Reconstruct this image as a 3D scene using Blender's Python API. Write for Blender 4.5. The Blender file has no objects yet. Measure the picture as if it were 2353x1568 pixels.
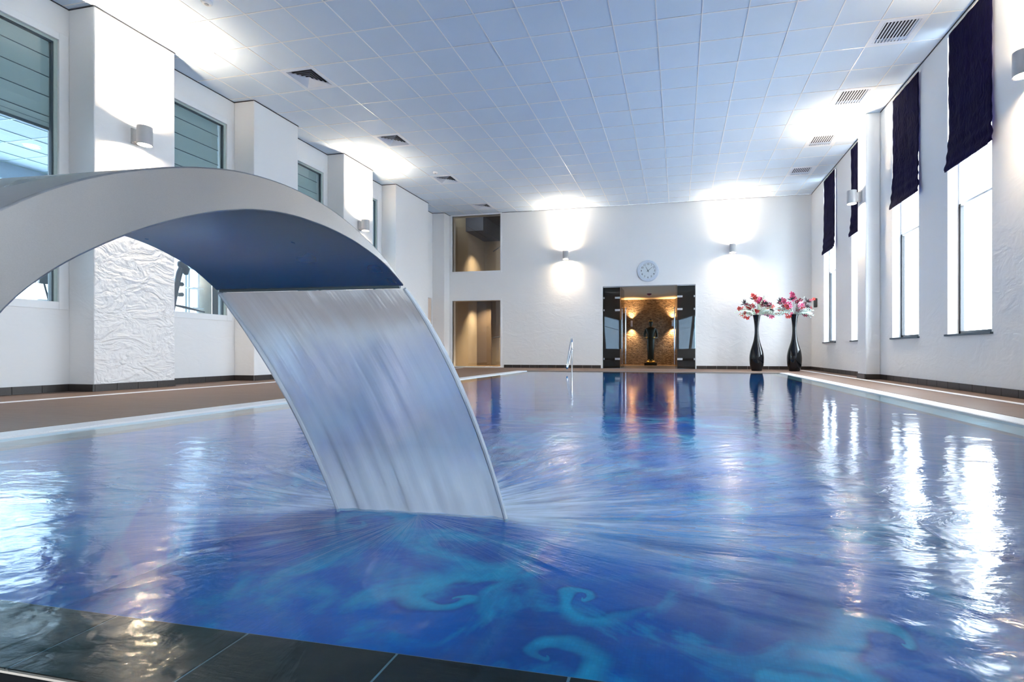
import bpy, bmesh, math, random
from mathutils import Vector, Matrix

# ------------------------------------------------------------------ camera, world, exposure
sc = bpy.context.scene
col = sc.collection
EYE = 0.535
cam_d = bpy.data.cameras.new('camera')
cam = bpy.data.objects.new('camera', cam_d)
col.objects.link(cam)
cam.location = (0, 0, EYE)
cam.rotation_euler = (math.radians(90), 0, math.radians(11.355))
cam_d.sensor_width = 36
cam_d.lens = 1111.9 / 2353 * 36
cam_d.shift_x = -(1336.7 - 1176.5) / 2353
cam_d.shift_y = (808.0 - 784.0) / 2353
cam_d.clip_start = 0.02
sc.camera = cam
sc.view_settings.view_transform = 'Standard'
sc.view_settings.look = 'None'
sc.view_settings.exposure = 1.32
sc.view_settings.gamma = 1
sc.view_settings.use_curve_mapping = False
try:
    sc.cycles.use_denoising = True
    sc.cycles.max_bounces = 10
    sc.cycles.diffuse_bounces = 5
    sc.cycles.transparent_max_bounces = 16
    sc.cycles.sample_clamp_indirect = 12
    sc.cycles.caustics_reflective = False
    sc.cycles.caustics_refractive = False
except Exception:
    pass

w = bpy.data.worlds.new('sky')
sc.world = w
w.use_nodes = True
bg = w.node_tree.nodes['Background']
bg.inputs['Color'].default_value = (0.84, 0.93, 1.0, 1)
bg.inputs['Strength'].default_value = 12.5

def light(name, kind, loc, energy, color=(1, 1, 1), rot=(0, 0, 0), size=None, size_y=None, **kw):
    d = bpy.data.lights.new(name, kind)
    d.energy = energy; d.color = color
    if kind == 'AREA':
        d.shape = 'RECTANGLE'; d.size = size; d.size_y = size_y or size
    for k, v in kw.items():
        if k == 'portal':
            d.cycles.is_portal = v
        else:
            setattr(d, k, v)
    o = bpy.data.objects.new(name, d)
    o.location = loc; o.rotation_euler = rot
    col.objects.link(o)
    return o

CEIL = EYE + 4.59
XR, XL, XP = 3.79, -8.03, -7.6        # right wall, left wall, left pillar fronts
YB, YN = 15.15, -7.0                  # back wall, wall behind the camera
PX0, PX1, PY0, PY1 = -4.13, 2.48, 0.83, 12.87
WZ = -0.012
R_WIN = [(6.86, 7.86), (8.72, 9.70), (10.85, 11.81), (12.94, 13.92)]
R_LIGHT_OPEN = [(-1.4, -0.4), (-3.2, -2.2), (-5.2, -4.2)]  # unseen openings behind the camera, added to let daylight in
L_WIN = [(3.1, 4.90), (6.3, 7.32), (8.72, 9.745), (11.15, 11.775)]
WIN_Z = (1.19, 4.645)

# daylight portals in the window openings and the added unseen ones
for (a, b) in R_WIN + R_LIGHT_OPEN:
    light('daylight_portal', 'AREA', (XR + 0.22, (a + b) / 2, 1.93), 1, rot=(0, math.radians(90), 0), size=2.3, size_y=b - a, portal=True)
light('daylight_portal', 'AREA', (-14.6, 7.0, 3.0), 1, rot=(0, math.radians(-90), 0), size=2.7, size_y=14, portal=True)
# broad area light below the gym ceiling, without a modelled fixture
light('gym_area_light', 'AREA', (-11.2, 6.5, 4.62), 15, (0.95, 0.98, 1.0), size=3, size_y=8)

# ------------------------------------------------------------------ materials
MATS = {}
class NT:
    def __init__(s, name):
        m = bpy.data.materials.new(name); m.use_nodes = True
        s.m = m; s.t = m.node_tree; s.t.nodes.clear()
        s.out = s.t.nodes.new('ShaderNodeOutputMaterial')
        MATS[name] = m
    def n(s, typ, ins=None, **props):
        nd = s.t.nodes.new('ShaderNode' + typ)
        for k, v in props.items(): setattr(nd, k, v)
        for k, v in (ins or {}).items():
            sock = nd.inputs[k]
            if isinstance(v, bpy.types.NodeSocket): s.t.links.new(v, sock)
            else:
                if isinstance(v, tuple) and len(v) == 3 and sock.type == 'RGBA': v = (*v, 1)
                sock.default_value = v
        return nd
    def math(s, op, a, b=0.0, c=0.0, clamp=False):
        nd = s.n('Math', {0: a, 1: b, 2: c}, operation=op); nd.use_clamp = clamp
        return nd.outputs[0]
    def mix(s, f, a, b):
        nd = s.n('Mix', {0: f}, data_type='RGBA')
        for i, v in ((6, a), (7, b)):
            if isinstance(v, bpy.types.NodeSocket): s.t.links.new(v, nd.inputs[i])
            else: nd.inputs[i].default_value = (*v, 1) if len(v) == 3 else v
        return nd.outputs[2]
    def ramp(s, f, stops):
        nd = s.n('ValToRGB', {0: f}); r = nd.color_ramp
        while len(r.elements) < len(stops): r.elements.new(0.5)
        for e, (p, c) in zip(r.elements, stops):
            e.position = p; e.color = (*c, 1) if len(c) == 3 else c
        return nd.outputs[0]
    def pos(s): return s.n('NewGeometry').outputs['Position']
    def obj(s): return s.n('TexCoord').outputs['Object']
    def mapping(s, v, scale=(1, 1, 1), loc=(0, 0, 0), rot=(0, 0, 0)):
        return s.n('Mapping', {'Vector': v, 'Scale': scale, 'Location': loc, 'Rotation': rot}).outputs[0]
    def noise(s, v, scale, detail=3, rough=0.5, dist=0.0, out=0):
        return s.n('TexNoise', {'Vector': v, 'Scale': scale, 'Detail': detail, 'Roughness': rough, 'Distortion': dist}).outputs[out]
    def bump(s, h, strength, dist, normal=None):
        d = {'Height': h, 'Strength': strength, 'Distance': dist}
        if normal is not None: d['Normal'] = normal
        return s.n('Bump', d).outputs[0]
    def bsdf(s, color, rough=0.5, metal=0.0, normal=None, **kw):
        ins = {'Base Color': color, 'Roughness': rough, 'Metallic': metal}
        if normal is not None: ins['Normal'] = normal
        ins.update({k: v for k, v in kw.items()})
        return s.n('BsdfPrincipled', ins).outputs[0]
    def schlick(s, f0, nrm=None, power=5.0):
        g = s.n('NewGeometry')
        N = nrm if nrm is not None else g.outputs['Normal']
        d = s.n('VectorMath', {0: N, 1: g.outputs['Incoming']}, operation='DOT_PRODUCT').outputs['Value']
        c = s.math('ABSOLUTE', d)
        k = s.math('POWER', s.math('SUBTRACT', 1.0, c, clamp=True), power)
        return s.math('MULTIPLY_ADD', k, 1 - f0, f0, clamp=True)
    def end(s, shader):
        s.t.links.new(shader, s.out.inputs['Surface']); return s.m

def simple(name, color, rough=0.5, metal=0.0, noise_amt=0.04, scale=20, bumps=0.0, **kw):
    t = NT(name); p = t.obj()
    f = t.noise(p, scale, 3)
    c0 = tuple(max(0, c * (1 - noise_amt * 2)) for c in color); c1 = tuple(min(1, c * (1 + noise_amt * 2)) for c in color)
    c = t.mix(f, c0, c1)
    nrm = t.bump(f, bumps, 0.01) if bumps else None
    return t.end(t.bsdf(c, rough, metal, nrm, **kw))

# plaster: smooth above, trowelled relief that gets rougher lower down on the wall
def plaster(name, color, amp, scale=2.2):
    t = NT(name); p = t.pos()
    warp = t.noise(t.mapping(p, (1, 1, 1)), 1.3, 2, 0.5, out=1)
    wp = t.n('VectorMath', {0: p, 1: t.n('VectorMath', {0: warp, 'Scale': 0.3}, operation='SCALE').outputs[0]}, operation='ADD').outputs[0]
    n1 = t.noise(t.mapping(wp, (1, 1, 1.7)), scale, 3, 0.55, 0.6)
    n2 = t.noise(t.mapping(wp, (1, 1, 1.3)), scale * 4, 4, 0.6, 0.4)
    r1 = t.math('ABSOLUTE', t.math('SUBTRACT', n1, 0.5))
    h = t.math('ADD', t.math('MULTIPLY', r1, 2.4), t.math('MULTIPLY', n2, 0.35))
    z = t.n('SeparateXYZ', {0: p}).outputs[2]
    fade = t.n('MapRange', {0: z, 1: 3.4, 2: 1.6, 3: 0.06, 4: 1.0}).outputs[0]
    hh = t.math('MULTIPLY', h, fade)
    nrm = t.bump(hh, 1.0, amp)
    return t.end(t.bsdf(color, 0.75, 0, nrm))
plaster('plaster', (0.83, 0.83, 0.83), 0.0055)
plaster('plaster_rough', (0.84, 0.84, 0.84), 0.045, 2.9)
simple('paint_white', (0.82, 0.83, 0.84), 0.45, noise_amt=0.01)
simple('painted_shadow_line', (0.05, 0.05, 0.06), 0.7)
t = NT('ceiling_tile'); p = t.pos()
f = t.noise(p, 160, 2); f2 = t.noise(p, 2.5, 2)
t.end(t.bsdf(t.mix(f2, (0.58, 0.695, 0.835), (0.62, 0.73, 0.86)), 0.7, 0, t.bump(f, 0.25, 0.002)))
simple('ceiling_grid', (0.80, 0.82, 0.85), 0.28, noise_amt=0.01, **{'Specular IOR Level': 0.8})
simple('lamp_grey', (0.50, 0.50, 0.51), 0.4, noise_amt=0.02)
simple('vent_white', (0.72, 0.78, 0.88), 0.45, noise_amt=0.01)
simple('vent_dark', (0.015, 0.015, 0.03), 0.8)
t = NT('lamp_glow'); t.end(t.n('Emission', {'Color': (1.0, 0.78, 0.52), 'Strength': 240.0}).outputs[0])
t = NT('downlight_glow'); t.end(t.n('Emission', {'Color': (1.0, 0.97, 0.92), 'Strength': 8.0}).outputs[0])

# dark skirting / ledge tiles
t = NT('dark_tile'); p = t.pos()
f = t.noise(t.mapping(p, (1, 7, 3)), 9, 4, 0.6); g = t.noise(p, 3, 2)
c = t.mix(f, (0.016, 0.012, 0.010), (0.050, 0.038, 0.032))
c = t.mix(t.math('MULTIPLY', g, 0.5), c, (0.035, 0.03, 0.03))
t.end(t.bsdf(c, 0.32, 0, t.bump(f, 0.4, 0.003)))
t = NT('ledge_tile'); p = t.pos()
f = t.noise(t.mapping(p, (1, 7, 3)), 9, 4, 0.6)
t.end(t.bsdf(t.mix(f, (0.005, 0.003, 0.002), (0.017, 0.010, 0.007)), 0.5, 0, t.bump(f, 0.4, 0.003), **{'Specular IOR Level': 0.05}))
t = NT('deck'); p = t.pos()
f = t.noise(t.mapping(p, (0.8, 14, 1)), 3.0, 5, 0.65)
g = t.noise(t.mapping(p, (1, 3, 1)), 1.2, 2)
c = t.mix(f, (0.085, 0.050, 0.037), (0.27, 0.172, 0.128))
c = t.mix(t.math('MULTIPLY', g, 0.35), c, (0.21, 0.17, 0.15))
t.end(t.bsdf(c, 0.6, 0, t.bump(f, 0.5, 0.004), **{'Specular IOR Level': 0.3}))
simple('grout', (0.20, 0.22, 0.24), 0.7)
simple('ledge_pale', (0.20, 0.17, 0.15), 0.5, scale=6)
simple('grate_white', (0.80, 0.82, 0.86), 0.45, noise_amt=0.01)
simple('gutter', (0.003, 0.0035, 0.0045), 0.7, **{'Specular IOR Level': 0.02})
simple('black_rubber', (0.01, 0.01, 0.012), 0.5)

# brushed stainless steel
t = NT('brushed_steel'); p = t.obj()
f = t.noise(t.mapping(p, (3, 90, 90)), 9, 4, 0.7)
f2 = t.noise(p, 5, 3)
c = t.mix(f, (0.37, 0.365, 0.36), (0.45, 0.445, 0.44))
r = t.math('ADD', t.math('MULTIPLY', f2, 0.10), 0.24)
t.end(t.bsdf(c, r, 1.0, t.bump(f, 0.10, 0.001), Anisotropic=0.5))
simple('chrome', (0.72, 0.73, 0.75), 0.16, 1.0, noise_amt=0.01)
simple('steel_trim', (0.16, 0.14, 0.12), 0.45, 1.0, noise_amt=0.01)

# mosaic pool floor with painted waves and spirals
def pool_material(name, floor):
    t = NT(name); p = t.pos()
    wn = t.noise(p, 0.9, 3, 0.5, out=1)
    off = t.n('VectorMath', {0: t.n('VectorMath', {0: wn, 1: (0.5, 0.5, 0.5)}, operation='SUBTRACT').outputs[0], 'Scale': 1.1}, operation='SCALE').outputs[0]
    q = t.n('VectorMath', {0: p, 1: off}, operation='ADD').outputs[0]
    sx = t.n('SeparateXYZ', {0: q})
    X, Y = sx.outputs[0], sx.outputs[1]
    big = t.noise(p, 0.42, 2, 0.5)
    c = t.ramp(big, [(0.30, (0.000, 0.075, 0.30)), (0.48, (0.000, 0.15, 0.50)), (0.62, (0.000, 0.24, 0.54)), (0.75, (0.005, 0.13, 0.40))])
    pur = t.noise(t.mapping(p, loc=(7, 3, 0)), 0.55, 2)
    c = t.mix(t.n('MapRange', {0: pur, 1: 0.56, 2: 0.72, 3: 0, 4: 0.7}).outputs[0], c, (0.04, 0.08, 0.32))
    if floor:
        spir = [(-1.45, 3.05, 0.62, 1, 0.4), (-0.75, 2.52, 0.50, 1, 2.6), (1.20, 3.20, 1.35, -1, 1.0), (0.45, 2.55, 0.62, 1, 3.6), (-0.45, 3.25, 0.30, -1, 0.5),
                (-3.1, 4.0, 0.7, 1, 1.2), (1.75, 4.6, 0.9, 1, 2.0), (-2.9, 7.5, 1.0, -1, 0.2), (-0.6, 9.2, 1.2, 1, 1.9), (1.1, 7.6, 0.9, -1, 4.0), (-3.2, 11.2, 0.9, 1, 0.7), (-1.0, 11.7, 0.8, -1, 2.7), (1.2, 11.4, 0.9, 1, 5.0)]
        for (cx, cy, R, sgn, ph) in spir:
            dx = t.math('SUBTRACT', X, cx); dy = t.math('SUBTRACT', Y, cy)
            r = t.math('SQRT', t.math('ADD', t.math('MULTIPLY', dx, dx), t.math('MULTIPLY', dy, dy)))
            a = t.math('ARCTAN2', dy, dx)
            lr = t.math('LOGARITHM', t.math('ADD', t.math('DIVIDE', r, R), 0.05), math.e)
            s_ = t.math('SINE', t.math('ADD', t.math('MULTIPLY', a, sgn), t.math('MULTIPLY_ADD', lr, 2.7, ph)))
            band = t.n('MapRange', {0: s_, 1: 0.1, 2: 1.0, 3: 0, 4: 0.8}, interpolation_type='SMOOTHSTEP').outputs[0]
            dark = t.n('MapRange', {0: s_, 1: -0.1, 2: 0.35, 3: 0, 4: 1}).outputs[0]
            mask = t.n('MapRange', {0: r, 1: R * 1.05, 2: R * 0.6, 3: 0, 4: 1}).outputs[0]
            c = t.mix(t.math('MULTIPLY', t.math('MULTIPLY', dark, mask), 0.75), c, (0.00, 0.06, 0.26))
            c = t.mix(t.math('MULTIPLY', band, mask), c, (0.01, 0.45, 0.62))
    wv = t.n('TexVoronoi', {'Vector': t.mapping(p, (0.6, 0.6, 0.6)), 'Scale': 1.1}, feature='DISTANCE_TO_EDGE').outputs['Distance']
    edge = t.n('MapRange', {0: wv, 1: 0.05, 2: 0.0, 3: 0, 4: 0.2}).outputs[0]
    c = t.mix(edge, c, (0.02, 0.34, 0.50))
    tp_ = t.noise(t.mapping(p, loc=(2, 9, 0)), 1.1, 4, 0.6, 1.5)
    c = t.mix(t.n('MapRange', {0: tp_, 1: 0.50, 2: 0.66, 3: 0, 4: 0.75}).outputs[0], c, (0.01, 0.42, 0.58))
    dk_ = t.noise(t.mapping(p, loc=(-4, 5, 0)), 0.9, 3, 0.5, 1.0)
    c = t.mix(t.n('MapRange', {0: dk_, 1: 0.52, 2: 0.66, 3: 0, 4: 0.6}).outputs[0], c, (0.0, 0.07, 0.27))
    tile = t.n('TexBrick', {'Vector': p, 'Scale': 1.0, 'Mortar Size': 0.0015, 'Brick Width': 0.025, 'Row Height': 0.025, 'Color1': (1, 1, 1), 'Color2': (0.8, 0.8, 0.8), 'Mortar': (0.7, 0.7, 0.7)}, offset=0.0).outputs[0]
    c = t.n('Mix', {0: 0.5, 6: c, 7: tile}, data_type='RGBA', blend_type='MULTIPLY').outputs[2]
    t.end(t.bsdf(c, 0.5, **{'Specular IOR Level': 0.05}))
pool_material('mosaic_floor', True)
pool_material('mosaic_wall', False)

# water surface
FA = math.radians(2.3)                       # fountain turned slightly against the room
def fw(u, v, z):                             # fountain coordinates -> world
    return Vector((u * math.cos(FA) - v * math.sin(FA), u * math.sin(FA) + v * math.cos(FA), z))
IMP = fw(-0.80, 1.52, 0)
t = NT('water'); p = t.pos()
sx = t.n('SeparateXYZ', {0: p}); X, Y = sx.outputs[0], sx.outputs[1]
dx = t.math('SUBTRACT', X, IMP.x); dy = t.math('SUBTRACT', Y, IMP.y)
dxe = t.math('MULTIPLY', dx, 0.72)
r = t.math('SQRT', t.math('ADD', t.math('MULTIPLY', dxe, dxe), t.math('MULTIPLY', dy, dy)))
th = t.math('ARCTAN2', dx, dy)               # seam lies behind the sheet
pol = t.n('CombineXYZ', {0: t.math('MULTIPLY', th, 3.2), 1: t.math('MULTIPLY', r, 0.9), 2: 0.0}).outputs[0]
streak = t.noise(pol, 3.4, 6, 0.62, 0.5)
streak2 = t.noise(pol, 10.0, 4, 0.6, 0.2)
cart = t.noise(t.mapping(p, (1, 1.5, 1)), 1.7, 3, 0.5, 0.8)
fine = t.noise(t.mapping(p, (1, 1.4, 1)), 11, 3, 0.5, 0.4)
near = t.n('MapRange', {0: r, 1: 0.2, 2: 3.0, 3: 1, 4: 0}, interpolation_type='SMOOTHERSTEP').outputs[0]
far = t.n('MapRange', {0: Y, 1: 1.0, 2: 9.0, 3: 0.9, 4: 0.12}).outputs[0]
frn = t.n('MapRange', {0: dy, 1: -0.5, 2: 0.15, 3: 0.12, 4: 1}).outputs[0]
h = t.math('MULTIPLY', streak, t.math('MULTIPLY', t.math('MULTIPLY', near, frn), 0.75))
h = t.math('ADD', h, t.math('MULTIPLY', cart, t.math('MULTIPLY', far, 0.9)))
h = t.math('ADD', h, t.math('MULTIPLY', fine, t.math('MULTIPLY', far, 0.16)))
nrm = t.bump(h, 1.0, 0.012)
fres = t.schlick(0.022, nrm)
rough = t.n('MapRange', {0: Y, 1: 1.0, 2: 11.0, 3: 0.12, 4: 0.03}).outputs[0]
gl = t.n('BsdfGlossy', {'Color': (1, 1, 1), 'Roughness': rough, 'Normal': nrm}).outputs[0]
tr = t.n('BsdfTransparent', {'Color': (0.52, 0.86, 1.0)}).outputs[0]
base = t.n('MixShader', {0: fres, 1: tr, 2: gl}).outputs[0]
fnear = t.n('MapRange', {0: r, 1: 0.05, 2: 2.3, 3: 1, 4: 0}).outputs[0]
side = t.math('MAXIMUM', t.math('SUBTRACT', t.math('ABSOLUTE', dx), 0.30), 0.0)
front = t.n('MapRange', {0: t.math('MULTIPLY_ADD', side, 0.9, dy), 1: t.math('MULTIPLY_ADD', side, -0.25, -0.02), 2: t.math('MULTIPLY_ADD', side, 1.1, 0.06), 3: 0.0, 4: 1}, interpolation_type='SMOOTHSTEP').outputs[0]
st = t.n('MapRange', {0: t.math('ADD', streak, t.math('MULTIPLY', streak2, 0.35)), 1: 0.52, 2: 0.90, 3: 0, 4: 1}).outputs[0]
core = t.n('MapRange', {0: r, 1: 0.05, 2: 0.58, 3: 0.9, 4: 0}, interpolation_type='SMOOTHSTEP').outputs[0]
foam = t.math('MULTIPLY', t.math('ADD', t.math('MULTIPLY', st, t.math('POWER', fnear, 1.2)), core), front, clamp=True)
foam = t.math('MULTIPLY', foam, 0.75, clamp=True)
fm = t.n('BsdfDiffuse', {'Color': (0.66, 0.80, 0.95)}).outputs[0]
t.end(t.n('MixShader', {0: foam, 1: base, 2: fm}).outputs[0])

# falling sheet of water
t = NT('falling_water'); uv = t.n('UVMap', uv_map='UVMap').outputs[0]
s1 = t.noise(t.mapping(uv, (11, 0.8, 1)), 1.0, 3, 0.5)
s2 = t.noise(t.mapping(uv, (45, 1.0, 1)), 1.0, 2, 0.5)
V = t.n('SeparateXYZ', {0: uv}).outputs[1]
nrm = t.bump(t.math('ADD', s1, t.math('MULTIPLY', s2, 0.12)), 0.5, 0.008)
tl = t.n('BsdfTranslucent', {'Color': (0.80, 0.87, 0.95), 'Normal': nrm}).outputs[0]
df = t.n('BsdfDiffuse', {'Color': (0.70, 0.78, 0.88), 'Normal': nrm}).outputs[0]
milk = t.n('MixShader', {0: 0.55, 1: df, 2: tl}).outputs[0]
tp = t.n('BsdfRefraction', {'Color': (0.93, 0.97, 1.0), 'Roughness': 0.24, 'IOR': 1.12, 'Normal': nrm}).outputs[0]
mk = t.math('ADD', t.math('MULTIPLY', s1, 0.16), 0.26)
low = t.n('MapRange', {0: V, 1: 0.70, 2: 1.0, 3: 0.0, 4: 0.40}).outputs[0]
mk = t.math('ADD', mk, low, clamp=True)
b = t.n('MixShader', {0: mk, 1: tp, 2: milk}).outputs[0]
gl = t.n('BsdfGlossy', {'Color': (0.6, 0.6, 0.6), 'Roughness': 0.35, 'Normal': nrm}).outputs[0]
fr = t.schlick(0.03, nrm)
t.end(t.n('MixShader', {0: fr, 1: b, 2: gl}).outputs[0])

def glass(name, tint, gloss=1.0):
    t = NT(name)
    f = t.math('MULTIPLY', t.schlick(0.045), gloss, clamp=True)
    tr = t.n('BsdfTransparent', {'Color': tint}).outputs[0]
    g = t.n('BsdfGlossy', {'Roughness': 0.02}).outputs[0]
    t.end(t.n('MixShader', {0: f, 1: tr, 2: g}).outputs[0])
glass('glass_clear', (0.96, 0.98, 1.0))
glass('glass_green', (0.86, 0.91, 0.91), 1.6)
glass('glass_smoke', (0.26, 0.25, 0.24), 1.0)
glass('glass_tinted', (0.34, 0.42, 0.50), 0.5)
glass('glass_gym', (0.52, 0.56, 0.60), 0.5)
glass('glass_door', (0.80, 0.80, 0.78))
glass('glass_frosted', (0.97, 0.99, 1.0))

t = NT('navy_fabric'); p = t.pos()
f = t.noise(t.mapping(p, (1, 5, 2.6)), 2.6, 2, 0.5, 1.2)
t.end(t.bsdf(t.mix(f, (0.0025, 0.002, 0.013), (0.009, 0.007, 0.045)), 0.85, 0, t.bump(f, 0.7, 0.03), **{'Specular IOR Level': 0.06}))
t = NT('green_fabric'); p = t.pos()
f = t.noise(t.mapping(p, (1, 1, 40)), 5, 2)
df = t.n('BsdfDiffuse', {'Color': t.mix(f, (0.52, 0.565, 0.545), (0.58, 0.62, 0.60))}).outputs[0]
tl = t.n('BsdfTranslucent', {'Color': (0.55, 0.60, 0.59)}).outputs[0]
t.end(t.n('MixShader', {0: 0.5, 1: df, 2: tl}).outputs[0])
simple('blind_rod', (0.06, 0.09, 0.10), 0.5)
simple('frame_dark', (0.045, 0.07, 0.09), 0.4)
simple('frame_black', (0.012, 0.016, 0.022), 0.35)
simple('frame_greygreen', (0.42, 0.52, 0.50), 0.4)
simple('vase_black', (0.003, 0.004, 0.006), 0.06, noise_amt=0.0, **{'Specular IOR Level': 0.4})
simple('device_grey', (0.07, 0.075, 0.08), 0.5)
simple('clock_rim', (0.60, 0.67, 0.76), 0.3)
simple('clock_face', (0.66, 0.72, 0.76), 0.5, noise_amt=0.01)
simple('ink', (0.01, 0.015, 0.03), 0.5)
simple('petal_pink', (0.75, 0.08, 0.22), 0.5, scale=60, noise_amt=0.2)
simple('petal_red', (0.70, 0.045, 0.03), 0.5, scale=60, noise_amt=0.2)
simple('petal_dark', (0.16, 0.012, 0.03), 0.5)
simple('petal_pale', (0.86, 0.42, 0.55), 0.5)
simple('leaf_white', (0.70, 0.80, 0.66), 0.6)
simple('leaf_mint', (0.52, 0.64, 0.58), 0.6)
simple('leaf_dark', (0.035, 0.022, 0.03), 0.5)
simple('stem_brown', (0.07, 0.05, 0.03), 0.6)
simple('outside_brick', (0.86, 0.90, 0.93), 0.8, noise_amt=0.02)
simple('outside_ground', (0.55, 0.57, 0.58), 0.9)
simple('cream', (0.62, 0.50, 0.34), 0.6, noise_amt=0.01)
simple('beige_wall', (0.34, 0.28, 0.20), 0.6, scale=2)
simple('brown_wall', (0.10, 0.07, 0.045), 0.5, scale=3)
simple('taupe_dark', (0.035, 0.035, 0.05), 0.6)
simple('peach_door', (0.72, 0.58, 0.48), 0.5)
simple('gym_floor', (0.45, 0.48, 0.50), 0.5)
simple('gym_wall', (0.36, 0.44, 0.52), 0.7)
simple('concrete', (0.42, 0.39, 0.33), 0.7, noise_amt=0.12, scale=8)
simple('machine_black', (0.02, 0.028, 0.045), 0.35)
simple('pad_grey', (0.35, 0.40, 0.38), 0.5)
simple('yellow', (0.70, 0.50, 0.08), 0.5)
simple('bronze', (0.022, 0.017, 0.007), 0.42, 0.6, scale=14, noise_amt=0.25)
simple('gilding', (0.35, 0.22, 0.05), 0.4, 0.8)
simple('lobby_floor', (0.20, 0.13, 0.08), 0.25, scale=4)
simple('hill_green', (0.10, 0.20, 0.22), 0.9)
t = NT('split_stone'); p = t.pos()
v = t.n('TexVoronoi', {'Vector': t.mapping(p, (14, 14, 30)), 'Scale': 1.0}, feature='F1')
f = t.noise(p, 25, 4)
c = t.mix(t.n('SeparateColor', {0: v.outputs['Color']}).outputs[0], (0.09, 0.06, 0.038), (0.24, 0.165, 0.10))
hh = t.math('ADD', t.n('SeparateColor', {0: v.outputs['Color']}).outputs[1], t.math('MULTIPLY', f, 0.5))
t.end(t.bsdf(c, 0.85, 0, t.bump(hh, 1.0, 0.05)))
M = MATS

# ------------------------------------------------------------------ mesh helpers
class MB:
    def __init__(s): s.bm = bmesh.new()
    def box(s, x0, x1, y0, y1, z0, z1, mi=0):
        vs = [s.bm.verts.new((x, y, z)) for x in (x0, x1) for y in (y0, y1) for z in (z0, z1)]
        for q in ((0, 1, 3, 2), (4, 6, 7, 5), (0, 4, 5, 1), (2, 3, 7, 6), (0, 2, 6, 4), (1, 5, 7, 3)):
            f = s.bm.faces.new([vs[i] for i in q]); f.material_index = mi
        return s
    def prism(s, pts, off):
        """closed polygon pts (3D), extruded by vector off"""
        off = Vector(off)
        a = [s.bm.verts.new(p) for p in pts]; b = [s.bm.verts.new(Vector(p) + off) for p in pts]
        s.bm.faces.new(a[::-1]); s.bm.faces.new(b)
        n = len(pts)
        for i in range(n): s.bm.faces.new((a[i], a[(i + 1) % n], b[(i + 1) % n], b[i]))
        return s
    def lathe(s, prof, c=(0, 0, 0), n=24, axis='Z', cap=True):
        rings = []
        for (r, h) in prof:
            ring = []
            for k in range(n):
                a = 2 * math.pi * k / n
                v = (r * math.cos(a), r * math.sin(a), h)
                if axis == 'X': v = (h, v[0], v[1])
                if axis == 'Y': v = (v[0], h, v[1])
                ring.append(s.bm.verts.new(Vector(c) + Vector(v)))
            rings.append(ring)
        for a, b in zip(rings, rings[1:]):
            for k in range(n):
                s.bm.faces.new((a[k], a[(k + 1) % n], b[(k + 1) % n], b[k]))
        if cap:
            s.bm.faces.new(rings[0][::-1]); s.bm.faces.new(rings[-1])
        return s
    def tube(s, pts, r, n=8, closed=False):
        pts = [Vector(p) for p in pts]; N = len(pts); rings = []
        up = None
        for i, p in enumerate(pts):
            if closed: d = pts[(i + 1) % N] - pts[i - 1]
            else: d = pts[min(i + 1, N - 1)] - pts[max(i - 1, 0)]
            d.normalize()
            if up is None:
                up = Vector((0, 0, 1)) if abs(d.z) < 0.9 else Vector((1, 0, 0))
            a = d.cross(up).normalized(); b = a.cross(d).normalized(); up = b
            rr = r[i] if isinstance(r, (list, tuple)) else r
            rings.append([s.bm.verts.new(p + (a * math.cos(2 * math.pi * k / n) + b * math.sin(2 * math.pi * k / n)) * rr) for k in range(n)])
        m = N if closed else N - 1
        for i in range(m):
            A, B = rings[i], rings[(i + 1) % N]
            for k in range(n): s.bm.faces.new((A[k], A[(k + 1) % n], B[(k + 1) % n], B[k]))
        if not closed:
            s.bm.faces.new(rings[0][::-1]); s.bm.faces.new(rings[-1])
        return s
    def mesh(s, name, mats, smooth=False):
        bmesh.ops.recalc_face_normals(s.bm, faces=s.bm.faces)
        me = bpy.data.meshes.new(name); s.bm.to_mesh(me); s.bm.free()
        for m in (mats if isinstance(mats, (list, tuple)) else [mats]): me.materials.append(M[m])
        if smooth:
            me.polygons.foreach_set('use_smooth', [True] * len(me.polygons))
            if hasattr(me, 'set_sharp_from_angle'): me.set_sharp_from_angle(angle=math.radians(40))
        return me
    def build(s, name, mats, parent=None, smooth=False, bevel=0.0, **tags):
        o = bpy.data.objects.new(name, s.mesh(name, mats, smooth)); col.objects.link(o)
        if parent is not None: o.parent = parent
        if bevel:
            b = o.modifiers.new('bevel', 'BEVEL'); b.width = bevel; b.segments = 2; b.limit_method = 'ANGLE'
        for k, v in tags.items(): o[k] = v
        return o

def tag(o, label, cat, group=None, kind=None):
    o['label'] = label; o['category'] = cat
    if group: o['group'] = group
    if kind: o['kind'] = kind
    return o
def empty(name, loc, rz=0.0):
    o = bpy.data.objects.new(name, None); col.objects.link(o)
    o.location = loc; o.rotation_euler = (0, 0, rz); o.empty_display_size = 0.1
    return o
def copy_tree(o, parent=None):
    c = o.copy(); col.objects.link(c)
    if parent is not None: c.parent = parent
    for ch in list(o.children): copy_tree(ch, c)
    return c
def piece(name, mesh, parent, loc, rz=0.0):
    o = bpy.data.objects.new(name, mesh); col.objects.link(o)
    o.parent = parent; o.location = loc; o.rotation_euler = (0, 0, rz)
    return o

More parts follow.
